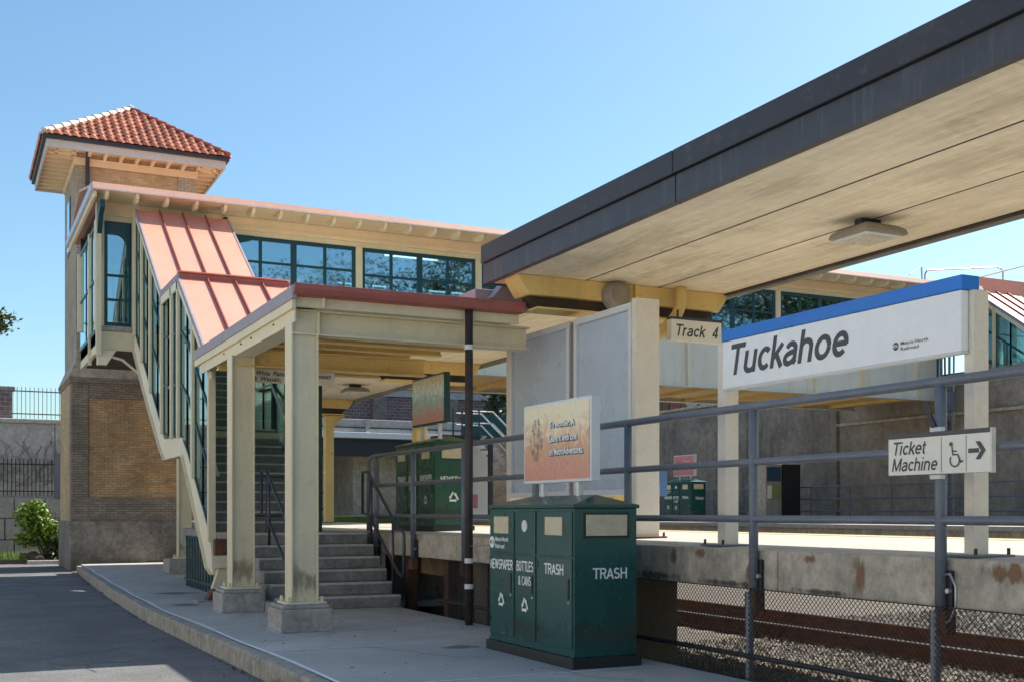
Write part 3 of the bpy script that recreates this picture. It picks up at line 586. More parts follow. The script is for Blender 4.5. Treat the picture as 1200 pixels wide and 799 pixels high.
for x, y, hw in ((8.42,21.6,.12),(8.87,29.3,.11)):
    c_ = mk('canopy_column', MB().box(x-hw, x+hw, y-.12, y+.12, 1.12, 3.93), 'yellow', cf, bev=.01)
    mk('base_plate', MB().box(x-.18, x+.18, y-.18, y+.18, 1.125, 1.15), 'rust', c_)
    mk('knee_brace', MB().prism([(x+hw, 3.93), (x+hw+.3, 3.93), (x+hw, 3.6)], 'y', y-.06, y+.06), 'yellow', c_)

def ceiling_light(x, y, z, label):
    r = root('ceiling_light', label, 'light', (x, y, z), 'canopy ceiling lights')
    mk('mount', MB().box(x-.13, x+.13, y-.05, y+.05, z-.07, z-.002), 'black', r, bev=.006)
    h = .27; mb = MB(); rings = []
    for k, (s_, dz) in enumerate([(.12,-.065),(.20,-.085),(.26,-.125),(.275,-.165),(.272,-.185)]): rings.append([(x-s_,y-s_,z+dz),(x+s_,y-s_,z+dz),(x+s_,y+s_,z+dz),(x-s_,y+s_,z+dz)])
    vs = [v for g in rings for v in g]; fs = [(0,1,2,3)]
    for i in range(len(rings)-1):
        for k in range(4): fs.append((i*4+k, i*4+(k+1)%4, i*4+4+(k+1)%4, i*4+4+k))
    fs.append((16,19,18,17)); mb.add(vs, fs); hs = mk('housing', mb, 'lampbody', r, bev=.01)
    mk('lens_rim', MB().box(x-.235,x+.235,y-.235,y+.235,z-.20,z-.184), 'alum', r, bev=.004)
    ll = MB()
    ll.box(x-.175,x+.175,y-.175,y+.175,z-.212,z-.199)
    for i in range(9):
        for j in range(9):
            ax = x-.155+.0388*i; ay = y-.155+.0388*j
            ll.add([(ax-.015,ay-.015,z-.212),(ax+.015,ay-.015,z-.212),(ax+.015,ay+.015,z-.212),(ax-.015,ay+.015,z-.212),(ax,ay,z-.224)], [(0,1,4),(1,2,4),(2,3,4),(3,0,4)])
    mk('lens', ll, 'lens', r)
ceiling_light(8.33, 8.95, 4.35, 'square grey light fixture hanging under the near canopy ceiling')
ceiling_light(8.38, 25.6, 4.35, 'small square light fixture under the far canopy section')
r = root('round_beam_light', 'round brown dish shaped light on the yellow beam', 'light', (7.68,12.8,4.18))
mb = MB().tube([(7.68,12.84,4.17),(7.68,12.76,4.17),(7.68,12.70,4.17),(7.68,12.67,4.17)], [.19,.19,.165,.13], 24); mk('housing', mb, 'lampbody', r, smooth=False)
mk('diffuser', MB().tube([(7.68,12.672,4.17),(7.68,12.655,4.17)], .115, 24), 'lamptan', r)
thing('curved_drain_pipe', MB().tube([(8.62,12.70,4.35),(8.62,12.70,4.18),(8.60,12.70,4.08),(8.54,12.70,3.96),(8.40,12.70,3.82),(8.22,12.72,3.66),(8.10,12.78,3.5),(8.05,12.8,3.3),(8.05,12.8,1.12)], .075, 14), 'yellow',
      'yellow ochre drain pipe curving down from the canopy ceiling', 'pipe', smooth=True)
# Track 4 sign
r = root('track_sign', 'small hanging platform sign reading Track 4', 'sign', (8.8,12.6,3.8))
mk('sign_board', MB().box(8.28, 9.06, 12.42, 12.52, 3.60, 3.87), 'offwhite', r, bev=.004)
mk('top_strip', MB().box(8.28, 9.06, 12.415, 12.53, 3.872, 3.90), 'letter', r)
for x in (8.40,8.92): mk('hanger', MB().box(x,x+.02,12.46,12.48,3.90,4.0), 'letter', r)
sign_text('Track  4', 'letter', r, (8.33,12.42,3.66), *NY, .66, .15, shear=.2, wt=.15)

# notice panels ------------------------------------------------------------
r = root('notice_panels', 'pair of tall blank grey framed panels standing on the platform', 'panel', (7.15,13,1.1))
for a, b in [(11.46,12.84),(12.96,14.72)]:
    mk('panel_face', MB().box(7.13, 7.24, a+.05, b-.05, 1.68, 3.75), 'panel', r)
    f = MB(); x0, x1 = 7.08, 7.27; t_ = .075
    f.box(x0,x1,a,b,3.75,3.83).box(x0,x1,a,b,1.60,1.68).box(x0,x1,a,a+t_,1.68,3.75).box(x0,x1,b-t_,b,1.68,3.75)
    mk('panel_frame', f, 'alum', r, bev=.008)
mk('gap_post', MB().box(7.10, 7.25, 12.86, 12.94, 1.12, 3.80), mat('brown_grey_post', (.22,.18,.18), .5), r)
mk('end_post', MB().box(7.09, 7.41, 11.36, 11.455, 1.13, 3.87), 'panelend', r, bev=.008)
mk('end_post', MB().box(7.09, 7.41, 14.73, 14.82, 1.13, 3.83), 'panelend', r, bev=.008)
mk('base_plate', MB().box(7.02, 7.48, 11.30, 11.52, 1.10, 1.125), 'rust', r, bev=.004)
for x in (7.06,7.45): mk('bolt', MB().tube([(x,11.33,1.12),(x,11.33,1.17)],.014,8), 'rust', r)

# Tuckahoe sign ------------------------------------------------------------
r = root('station_name_sign', 'long white and blue station name sign reading Tuckahoe', 'sign', (6.5,7.4,1.08))
XS = 6.45
mk('sign_board', MB().box(XS-.06, XS+.01, 5.945, 8.74, 2.535, 2.962), 'signwhite', r, bev=.004)
mk('bottom_trim', MB().box(XS-.064, XS+.012, 5.94, 8.745, 2.518, 2.533), 'alum', r)
mk('blue_cap', MB().box(XS-.068, XS+.10, 5.93, 8.75, 2.965, 3.068), 'blue', r, bev=.004)
sign_text('Tuckahoe', 'letter', r, (XS-.06, 8.66, 2.645), *NX, 1.54, .275, shear=.2, wt=.165)
flat([circ(0,0,.030,24)], mat('dark_green_logo', (.02,.08,.06), .4), r, (XS-.06,6.57,2.645), *NX, 'logo_disc')
txt('MTA', 'white', r, (XS-.062,6.595,2.633), *NX, .048, .024, bold=.03, depth=.0022)
txt('Metro-North', 'letter', r, (XS-.06,6.52,2.647), *NX, .27, .026, bold=.015); txt('Railroad', 'letter', r, (XS-.06,6.52,2.607), *NX, .18, .026, bold=.015)
for ya_, yb_, h in ((8.80,8.925,2.97),(5.905,5.99,2.965)):
    y = (ya_+yb_)/2
    p = mk('sign_post', MB().box(XS+.015, XS+.165, ya_, yb_, 1.10, h), 'panelend', r, bev=.006)
    mk('base_plate', MB().box(XS-.10,XS+.28,y-.17,y+.17,1.088,1.105), 'rail', p, bev=.003)
    bb = MB()
    for dx, dy in ((-.07,-.14),(-.07,.14),(.25,-.14),(.25,.14)): bb.tube([(XS+dx,y+dy,1.105),(XS+dx,y+dy,1.15)], .012, 8)
    mk('anchor_bolt', bb, 'black', p)
# Ticket Machine sign
r = root('ticket_machine_sign', 'small white sign reading Ticket Machine with wheelchair symbol and arrow', 'sign', (6.1,5.9,1.8))
XT = 6.085
mk('sign_board', MB().box(XT, XT+.03, 5.42, 6.33, 1.665, 1.925), 'offwhite', r, bev=.003)
mk('top_strip', MB().box(XT-.003, XT+.034, 5.42, 6.33, 1.927, 1.955), 'letter', r)
mk('side_trim', MB().box(XT-.003, XT+.034, 5.405, 5.418, 1.66, 1.955), 'panelend', r)
sign_text('Ticket', 'letter', r, (XT,6.295,1.808), *NX, .31, .093, shear=.2, wt=.15); sign_text('Machine', 'letter', r, (XT,6.295,1.692), *NX, .415, .093, shear=.2, wt=.15)
flat([[(0,0),(.004,0),(.004,.24),(0,.24)],[(.215,0),(.219,0),(.219,.24),(.215,.24)]], 'letter', r, (XT,5.835,1.675), *NX, 'divider_line')
wc = stroke([(.06,.155),(.068,.10),(.11,.10),(.135,.05),(.155,.055)], .011) + stroke([(.063,.125),(.10,.122)], .010) + stroke(circ(.088,.062,.042,16,150,395), .010) + [circ(.058,.172,.014,12)]
flat(wc, 'letter', r, (XT,5.80,1.690), *NX, 'wheelchair_symbol')
flat([[(.0,.045),(.0,.075),(.09,.075),(.09,.045)],[(.06,.0),(.10,.0),(.145,.06),(.105,.06)],[(.105,.06),(.145,.06),(.10,.12),(.06,.12)]], 'letter', r, (XT,5.60,1.75), *NX, 'arrow_symbol')
for z in (1.957,1.63): mk('clamp', MB().box(6.115,6.16,5.87,5.97,z,z+.032), 'alum', r, bev=.004)
thing('black_strap', MB().beam((6.10,6.0,2.16),(6.12,5.93,1.99),.02,.03), 'black', 'short black strap hanging between sign clamp and top rail', 'strap')

# ================================================================== BINS
def bin_unit(y0, label, colr, faces, endtext, endrec, order):
    # local: x 0..W, y 0..L, z 0..; corner nearest the camera at origin
    W, L_, H_ = .655, 1.78, 1.44
    r = root('recycling_bin', label, 'bin', (0,0,0), 'green triple recycling bins')
    mk('body', MB().box(0,W,0,L_,.09,H_), colr, r, bev=.006)
    mk('plinth', MB().box(-.035,W+.035,-.035,L_+.035,0,.10), 'binbase', r, bev=.006)
    mk('skirt', MB().box(-.01,W+.01,-.01,L_+.01,.102,.13), colr, r, bev=.004)
    z0, z1 = H_, H_+.105
    ov = .02
    mk('hipped_lid', MB().add([(-ov,-ov,z0),(W+ov,-ov,z0),(W+ov,L_+ov,z0),(-ov,L_+ov,z0),(-ov,-ov,z0+.03),(W+ov,-ov,z0+.03),(W+ov,L_+ov,z0+.03),(-ov,L_+ov,z0+.03),(W/2,.18,z1+.02),(W/2,L_-.32,z1+.02)],
        [(0,3,2,1),(0,1,5,4),(1,2,6,5),(2,3,7,6),(3,0,4,7),(4,5,8),(6,7,9),(5,6,9,8),(7,4,8,9)]), colr, r, bev=.006)
    # -X face doors
    cuts = [0, .72, 1.19, L_]           # from the near corner (y): wide, narrow, wide
    names = ['TRASH', 'BOTTLES', 'NEWSPAPER'] if order == 0 else ['NEWSPAPER', 'BOTTLES', 'TRASH']
    for k in range(3):
        a, b = cuts[k]+.025, cuts[k+1]-.015
        d = mk('door', MB().box(-.012, -.001, a, b, .17, .985), colr, r, bev=.004)
        mk('upper_panel', MB().box(-.012, -.001, a, b, 1.0, H_-.03), colr, r, bev=.004)
        mk('handle_slot', MB().box(-.020, -.0125, a+.045, a+.065, .62, .80), 'black', d)
        mk('lock', MB().tube([(-.019,a+.055,.585),(-.0125,a+.055,.585)], .010, 8), 'alum', d)
        for hz in (.28,.88): mk('hinge', MB().box(-.019,-.0125,b-.02,b-.004,hz,hz+.07), colr, d)
        yc = (a+b)/2
        if k == 1:
            mk('bottle_hole', MB().tube([(-.02,yc,1.27),(-.0125,yc,1.27)], .058, 20), 'alum', r)
        else:
            mk('flap', MB().box(-.018,-.0125, yc-.17, yc+.17, 1.19, 1.36), 'beige', r, bev=.003)
            mk('flap_shadow_gap', MB().box(-.0145,-.0125, yc+.17, yc+.19, 1.19, 1.36), 'black', r)
        wd = {'TRASH':.38,'BOTTLES':.36,'NEWSPAPER':.52}[names[k]]
        sign_text(names[k], 'white', r, (-.0125, yc+wd/2, .83), *NX, wd, .10, wt=.15)
        if names[k] == 'BOTTLES': sign_text('& CANS', 'white', r, (-.0125, yc+.14, .695), *NX, .27, .09, wt=.15)
        if names[k] != 'TRASH': recycle(r, (-.0125, yc, .50 if names[k] == 'BOTTLES' else .52), *NX, .17)
    # logo under the last flap
    if order == 0:
        flat([circ(0,0,.06,20)], 'white', r, (-.0125,L_-.07,1.10), *NX, 'logo_disc')
        txt('MTA', 'bin', r, (-.0135,L_-.07+.045,1.08), *NX, .09, .04, bold=.03)
        txt('Metro-North', 'white', r, (-.0125,L_-.15,1.11), *NX, .30, .045, bold=.02); txt('Railroad', 'white', r, (-.0125,L_-.15,1.04), *NX, .21, .045, bold=.02)
    mk('grime', MB().quad((-.0206,.01,.14),(-.0206,L_-.01,.14),(-.0206,L_-.01,.42),(-.0206,.01,.42)), 'bingrime', r)
    mk('grime', MB().quad((.01,-.0026,.14),(W-.01,-.0026,.14),(W-.01,-.0026,.46),(.01,-.0026,.46)), 'bingrime', r)
    # -Y end
    mk('end_flap', MB().box(.12,.55,-.008,-.001,1.19,1.38), 'beige', r, bev=.003)
    mk('flap_surround', MB().box(.10,.57,-.0045,-.0009,1.17,1.40), 'binbase', r)
    sign_text(endtext, 'white', r, (.19 if endtext == 'TRASH' else .10,-.001,.80), *NY, .36 if endtext == 'TRASH' else .52, .10, wt=.15)
    if endrec: recycle(r, (W/2,-.001,.56), *NY, .20)
    return r
def poster_board(r, x, ya, yb, z0, z1, pm, legs=True, fm='alum'):
    mk('poster_frame', MB().box(x-.02,x+.075,ya-.02,yb+.02,z0-.03,z1+.03), fm, r, bev=.006)
    mk('poster_print', MB().box(x-.026,x-.0205,ya+.01,yb-.01,z0,z1), pm, r)
    lg = MB()
    for y in (ya+.28, yb-.35): 
        o = mk('support_leg', MB().box(x+.0,x+.05,y-.03,y+.03,1.50,z0-.031), 'alum', r)
b1 = bin_unit(0, 'dark green triple recycling bin on the sidewalk with warm poster above', 'bin', None, 'TRASH', False, 0)
b1.location = (5.0,9.05,0)
poster_board(b1, .30, .20, 1.55, 1.72, 2.45, 'poster1')
# print details
PS = [(.0,.0)]
for tx, z_p, wd_p in (("To wonder, A", 2.215, .52), ("Leave it with one", 2.085, .56), ("on MetroAdventures.", 1.955, .68)):
    txt(tx, 'navy', b1, (.272,.985,z_p-.010), *NX, wd_p, .075, bold=.05); txt(tx, 'white', b1, (.269,.995,z_p), *NX, wd_p, .07, bold=.025)
rr_ = random.Random(5); pol = []
for i in range(40):
    a = rr_.uniform(0,6.28); q = rr_.uniform(0,1)**.5; cx, cy = .26*.5*q*math.cos(a), .19*q*math.sin(a)
    pol += stroke([(cx,cy),(cx+rr_.uniform(-.03,.03),cy+rr_.uniform(.02,.06))], .008)
flat(pol, mat('poster_blue_ink', (.06,.12,.22), .4, .5, 30, 0), b1, (.273,1.26,2.10), *NX, 'poster_motif')
b2 = bin_unit(0, 'bright green triple recycling bin on the platform beside the steps', 'bin2', None, 'NEWSPAPER', True, 1)
b2.location = (6.98,17.25,1.085)
poster_board(b2, .08, .0+(-.25), 1.15, 1.78, 2.52, 'poster2', fm='green')
# third bin on the opposite platform
b3 = copy_tree(b1); b3.location = (24.6,35.6,1.08); b3['label'] = 'small distant green bin with red poster on the opposite platform'
for ch in b3.children:
    if ch.name.startswith('poster_print'):
        ch.data = ch.data.copy(); ch.data.materials.clear(); ch.data.materials.append(M['pinkposter'])

# ================================================================== ENTRANCE STEPS
st = root('entrance_steps', 'grey concrete entrance steps rising from the sidewalk to the platform', 'steps', (5.1,16.2,0))
for k in range(6):
    mk('step', MB().box(4.12, 6.02, 16.2+.31*k, 18.2, .18*k, .18*(k+1)-.002), 'step', st, bev=.014)
    mk('step_nosing', MB().box(4.13, 6.01, 16.194+.31*k, 16.25+.31*k, .18*(k+1)-.03, .18*(k+1)+.003), 'nose', st, bev=.004)
mk('side_block', MB().box(3.98, 4.117, 16.0, 16.5, 0, .14), 'concgrey', st, bev=.01)
mk('landing', MB().box(4.3, PX-.02, 18.2, 24.5, .70, 1.082), 'step', st, bev=.01)
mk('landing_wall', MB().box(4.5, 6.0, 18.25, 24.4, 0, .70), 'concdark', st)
def handrail(x, label, y_top, lower=True):
    h = root('handrail', label, 'handrail', (x,17,0), 'handrails of the entrance steps')
    p = [(x,y_top+.28,2.05),(x,y_top,2.05),(x,16.25,1.17),(x,16.03,1.13),(x,15.98,1.08),(x,15.98,.52),(x,16.03,.46),(x,16.22,.50),(x,y_top,1.38),(x,y_top+.28,1.38)]
    if y_top+.28 < 18: p += [(x,y_top+.28,2.05)]
    mk('rail_loop', MB().tube(p, .024, 10), 'darkrail', h, smooth=True)
    for y, zb, zt in [(16.45,.18,.66),(17.45,.9,1.92)]: mk('post', MB().tube([(x,y,zb),(x,y,zt if y > 17 else 1.25)], .022, 10), 'darkrail', h, smooth=True)
handrail(4.35, 'left blue grey tube handrail of the entrance steps beside the columns', 17.65)
handrail(5.98, 'right blue grey tube handrail of the entrance steps next to the platform railing', 17.60)
h = root('landing_railing', 'short low tube railing at the left end of the step landing', 'railing', (3.95,18.3,.9))
for z in (1.35,1.98): mk('rail', MB().tube([(3.9,18.45,z),(4.9,18.45,z)], .02, 8), 'darkrail', h)
for k in range(4): mk('baluster', MB().tube([(3.95+.3*k,18.45,1.08),(3.95+.3*k,18.45,1.98)], .014, 8), 'darkrail', h)

# ================================================================== ENTRANCE CANOPY
ec = root('entrance_canopy', 'flat roofed cream steel entrance canopy with red gutter over the steps', 'canopy', (5,16,0))
def hcolumn(x, y, z0, z1, w_=.33, d=.30, parent=None):
    mb = MB().box(x-w_/2, x-w_/2+.022, y, y+d, z0, z1).box(x+w_/2-.022, x+w_/2, y, y+d, z0, z1).box(x-w_/2+.0215, x+w_/2-.0215, y+.045, y+.065, z0, z1)
    c = mk('column', mb, 'cream', parent, bev=.004)
    mk('rust_stain', MB().quad((x-w_/2+.02,y+.043,z0),(x+w_/2-.02,y+.043,z0),(x+w_/2-.02,y+.043,z0+.5),(x-w_/2+.02,y+.043,z0+.5)), 'colstain', c)
    mk('base_plate', MB().box(x-w_/2-.08, x+w_/2+.08, y-.06, y+d+.06, z0-.025, z0-.001), 'creamlight', c, bev=.004)
    bb = MB()
    for dx in (-.2,.2):
        for dy in (-.02, d+.02): bb.tube([(x+dx,y+dy,z0),(x+dx,y+dy,z0+.06)], .02, 6)
    mk('anchor_bolt', bb, 'cream', c)
    return c
hcolumn(3.765, 13.38, .345, 3.80, parent=ec); hcolumn(3.72, 16.40, .345, 3.62, parent=ec)
for x0, x1, y0, y1 in [(3.43,4.05,13.2,13.85),(3.38,3.98,16.2,16.85)]:
    mk('pedestal', MB().box(x0,x1,y0,y1,0,.27).box(x0+.03,x1-.03,y0+.03,y1-.03,.2699,.317), 'concgrey', ec, bev=.015)
pl_ = MB()
for x0, x1, y0, y1 in [(3.43,4.05,13.2,13.85),(3.38,3.98,16.2,16.85)]:
    pl_.quad((x0-.03,y0-.03,.003),(x1+.02,y0-.03,.003),(x1+.02,y0-.002,.003),(x0-.03,y0-.002,.003)).quad((x0-.03,y0-.002,.003),(x0-.002,y0-.002,.003),(x0-.002,y1,.003),(x0-.03,y1,.003))
mk('joint_sealant', pl_, 'sealant', side)
def ibeam_x(x0, x1, y, z0, z1, parent, w_=.2, m='cream', name='cross_beam'):
    mb = MB().box(x0,x1,y-w_/2,y+w_/2,z0,z0+.022).box(x0,x1,y-w_/2,y+w_/2,z1-.022,z1).box(x0,x1,y-.012,y+.012,z0+.0215,z1-.0215)
    return mk(name, mb, m, parent)
ibeam_x(3.62, 6.74, 13.50, 3.50, 3.795, ec, .24); mk('stiffener', MB().box(3.60,3.93,13.375,13.384,3.50,3.52).box(3.925,3.935,13.36,13.5,3.52,3.78), 'creamlight', ec)
ibeam_x(3.62, 6.40, 14.75, 3.62, 3.80, ec, .14, 'yellow'); ibeam_x(3.62, 6.50, 16.5, 3.47, 3.72, ec, .2, 'yellow'); ibeam_x(3.62, 6.2, 17.7, 3.55, 3.80, ec, .16, 'yellow')
ibeam_x(3.62, 6.40, 15.6, 3.66, 3.80, ec, .12, 'yellow')
mb = MB().box(3.585,3.86,13.3,19.3,3.80,3.822).box(3.585,3.86,13.7,16.35,3.60,3.622).box(3.602,3.622,13.25,18.9,3.6215,3.801)
mk('side_beam', mb, 'cream', ec)
for y in (14.2,15.4,16.0,17.1): mk('bolt', MB().tube([(3.585,y,3.72),(3.60,y,3.72)], .013, 6), 'rust', ec)
mk('roof_soffit', MB().box(3.65,6.5,13.3,19.0,3.85,3.90), 'yellow', ec)
mk('roof_joist', MB().box(3.66,6.45,13.32,13.40,3.80,3.90), 'cream', ec)
for y in (14.2,15.2,16.0,17.0,18.0): mk('roof_joist', MB().box(3.66,6.45,y-.03,y+.03,3.80,3.85), 'yellow', ec)
mk('roof_top', MB().box(3.60,6.50,13.26,19.1,3.905,3.99), 'red', ec)
mk('side_flashing', MB().box(3.545,3.598,13.14,17.0,3.87,4.02).box(3.545,3.598,17.01,19.25,3.87,4.02), 'purple', ec, bev=.004)
mk('side_board', MB().box(3.56,3.60,13.2,19.2,3.765,3.868), 'cream', ec)
gz = MB().prism([(13.08,4.045),(13.08,3.985),(13.11,3.93),(13.15,3.915),(13.25,3.915),(13.25,4.045),(13.23,4.045),(13.23,3.95),(13.14,3.95),(13.10,4.045)], 'x', 3.56, 6.53)
mk('gutter', gz, 'redfascia', ec, bev=.003)
mk('fascia_board', MB().box(3.61,6.52,13.255,13.299,3.80,3.91), 'cream', ec)
mk('bracket', MB().box(3.93,3.945,13.18,13.25,3.80,3.91), 'creamlight', ec)
dp = root('drain_downpipe', 'rusty dark brown downpipe standing in front of the platform edge', 'pipe', (5.89,13.3,0))
mk('pipe_shaft', MB().tube([(5.80,13.2,-.02),(5.80,13.2,3.93)], .050, 14), 'pipe', dp, smooth=True)
for z in (.48,.80,3.45): mk('pipe_clamp', MB().tube([(5.80,13.2,z-.03),(5.80,13.2,z+.03)], .057, 14), 'alum', dp)
mk('guy_wire', MB().tube([(5.80,13.14,.98),(6.2,13.1,1.0)], .006, 5), 'galv', dp)
# direction sign
r = root('direction_sign', 'long hanging white sign reading White Plains Southeast and Wassaic', 'sign', (4.6,16.9,3.4))
mk('sign_board', MB().box(3.66,5.22,16.92,16.98,3.31,3.51), 'offwhite', r, bev=.003)
mk('top_strip', MB().box(3.66,5.22,16.915,16.985,3.512,3.53), 'letter', r)
txt('Southeast', 'letter', r, (4.75,16.92,3.412), *NY, .41, .068, shear=.2, bold=.02); txt('White  Plains,', 'letter', r, (4.03,16.92,3.405), *NY, .44, .078, shear=.2, bold=.02)
txt('Track 4', 'letter', r, (4.46,16.92,3.329), *NY, .28, .070, shear=.2, bold=.02); txt('&  Wassaic,', 'letter', r, (3.98,16.92,3.322), *NY, .42, .078, shear=.2, bold=.02)
for x in (4.0,4.9): mk('hanger', MB().box(x,x+.02,16.94,16.96,3.53,3.8), 'letter', r)

# ================================================================== STAIR ENCLOSURES
def lerp_prof(prof, y):
    for (a, za), (b, zb) in zip(prof, prof[1:]):
        if a <= y <= b: return za+(zb-za)*(y-a)/max(b-a, 1e-6)
    return prof[0][1] if y < prof[0][0] else prof[-1][1]
TOPP = [(17.2,2.85),(19.1,4.02),(21.5,5.60),(21.501,5.68),(23.45,5.68),(26.7,8.02),(27.5,8.35)]    # roof underside/top line
BOTP = [(18.6,.78),(20.72,2.30),(21.4,2.78),(23.2,2.86),(25.5,4.28),(26.9,5.15),(27.5,5.2)]        # stringer top
def stair_house(dx, dz, label, full=True):
    X0, X1 = 3.76+dx, 5.68+dx
    r = root('stair_enclosure', label, 'stairway', (X0, 23, 0), 'glazed stair enclosures')
    def z_(z): return z+dz
    # roof panels (standing seam)
    nP = 4; wp = (X1-X0+.1)/nP
    for (ya, za, yb, zb) in [(18.6,3.70,21.5,5.61),(23.42,5.70,26.9,8.10)]:
        for k in range(nP):
            xa = X0-.05+wp*k+.004; xb = xa+wp-.008
            mk('roof_panel', MB().prism([(ya,z_(za)),(yb,z_(zb)),(yb,z_(zb)+.04),(ya,z_(za)+.04)], 'x', xa, xb), 'red', r, bev=.003)
        for k in range(1, nP):
            xs = X0-.05+wp*k
            mk('roof_seam', MB().prism([(ya,z_(za)+.03),(yb,z_(zb)+.03),(yb,z_(zb)+.105),(ya,z_(za)+.105)], 'x', xs-.012, xs+.012), 'redseam', r)
        for s_, xe in ((-1,X0-.055),(1,X1+.055)):
            mk('rake_flashing', MB().prism([(ya,z_(za)-.06),(yb,z_(zb)-.06),(yb,z_(zb)+.055),(ya,z_(za)+.055)], 'x', xe-.02, xe+.02), 'purple', r)
            mk('rake_board', MB().prism([(ya,z_(za)-.20),(yb,z_(zb)-.20),(yb,z_(zb)-.061),(ya,z_(za)-.061)], 'x', xe-.005, xe+.03 if s_ < 0 else xe-.03), 'creamlight', r)
    mk('flat_roof', MB().box(X0-.05,X1+.05,21.52,23.5,z_(5.60),z_(5.74)), 'red', r)
    mk('flat_edge_board', MB().box(X0-.075,X0-.045,21.48,23.46,z_(5.45),z_(5.60)), 'creamlight', r)
    mk('flat_edge_flashing', MB().box(X0-.08,X0-.052,21.46,23.48,z_(5.602),z_(5.72)), 'purple', r)
    mk('ridge_fascia', MB().box(X0-.05,X1+.05,21.46,21.515,z_(5.62),z_(5.72)), 'redseam', r)
    mk('ridge_cap', MB().box(X0-.07,X1+.07,21.43,21.60,z_(5.742),z_(5.765)), 'red', r)
    # walls
    for side_, xw in ((0,X0),(1,X1-.17)):
        st_ = [(18.6,.45),(18.75,.95),(20.78,2.42),(21.35,2.75),(23.25,2.83),(25.5,4.28),(27.3,5.45)]
        lo = [(27.3,5.05),(25.82,4.02),(23.71,2.70),(23.11,2.42),(21.21,2.42),(20.72,2.05),(19.0,.52),(18.6,.42)]
        mk('stringer', MB().prism([(y, z_(z)) for y, z in st_+lo], 'x', xw-.03, xw+.03), 'creamlight', r, bev=.004)
        fl = MB()
        for (a, za), (b, zb) in zip(lo, lo[1:]): fl.beam((xw,a,z_(za)),(xw,b,z_(zb)),.16,.02)
        mk('stringer_flange', fl, 'cream', r)
        posts = [18.75,20.2,21.6,22.3,23.45,24.9,26.1,27.2]
        if side_ == 1: posts = [18.75,20.2,21.6,23.45,25.2,27.2]
        for y in posts:
            zt = lerp_prof(TOPP, y)-.12; zb = lerp_prof(st_, y)
            mk('wall_post', MB().box(xw-.075,xw+.04,y-.055,y+.055,z_(zb)-.02,z_(zt)+.05), 'cream' if side_ == 0 else 'green', r, bev=.004)
        for a, b in zip(posts, posts[1:]):
            a2, b2 = a+.06, b-.06; n = 2 if b-a > 1.0 else 1
            fr = MB()
            for i in range(n):
                ya = a2+(b2-a2)*i/n; yb = a2+(b2-a2)*(i+1)/n
                za, zb = lerp_prof(st_, ya)+.03, lerp_prof(st_, yb)+.03; ta, tb = lerp_prof(TOPP, ya)-.10, lerp_prof(TOPP, yb)-.10
                if ta-za < .2: continue
                q = [(ya,z_(za)),(yb,z_(zb)),(yb,z_(tb)),(ya,z_(ta))]
                mk('glass_pane', MB().prism(q, 'x', xw-.006, xw+.006), 'glass_stair' if side_ == 0 else 'glass_dusty', r)
                for p, q2 in ((q[0],q[1]),(q[2],q[3])): fr.beam((xw,p[0],p[1]),(xw,q2[0],q2[1]),.05,.05)
                fr.beam((xw,ya,z_(za)),(xw,ya,z_(ta)),.045,.045,(0,1,0)); fr.beam((xw,yb,z_(zb)),(xw,yb,z_(tb)),.045,.045,(0,1,0))
                h1 = .95; fr.beam((xw,ya,z_(za+h1)),(xw,yb,z_(zb+h1)),.05,.05)
                if min(ta-za, tb-zb) > 2.3: fr.beam((xw,ya,z_(za+1.9)),(xw,yb,z_(zb+1.9)),.05,.05)
            if fr.v: mk('window_frame', fr, 'green', r)
        # inside handrail
        s__ = 1 if side_ == 0 else -1
        mk('inner_handrail', MB().tube([(xw+.12*s__,18.9,z_(2.0)),(xw+.12*s__,21.5,z_(3.8)),(xw+.12*s__,23.3,z_(3.8)),(xw+.12*s__,26.9,z_(6.3))], .025, 8), 'alum', r)
    mk('landing_soffit', MB().box(X0+.04,X1-.21,21.3,23.2,z_(2.45),z_(2.88)), 'cream', r)
    # stair flights
    for k in range(11):
        y = 18.95+.245*k; z = 1.08+.17*(k+1)
        mk('tread', MB().box(X0+.05,X1-.22,y,y+.27,z_(z)-.21 if z > 1.4 else z_(z)-.17,z_(z)), 'treaddark', r)
        mk('tread_nosing', MB().box(X0+.06,X1-.23,y-.004,y+.03,z_(z)-.025,z_(z)+.003), 'nose', r)
    mk('mid_landing', MB().box(X0+.05,X1-.22,21.6,23.5,z_(2.885),z_(2.95)), 'step', r)
    for k in range(14):
        y = 23.4+.27*k; z = 2.95+.175*(k+1)
        mk('tread', MB().box(X0+.05,X1-.22,y,y+.30,z_(z)-.21,z_(z)), 'treaddark', r)
        mk('tread_nosing', MB().box(X0+.06,X1-.23,y-.004,y+.03,z_(z)-.025,z_(z)+.003), 'nose', r)
    return r
s1 = stair_house(0, 0, 'near glazed stair enclosure with sloping red metal roofs left of the entrance canopy')
s2 = stair_house(25.75, .35, 'far glazed stair enclosure with red roof at the right edge behind the station sign')
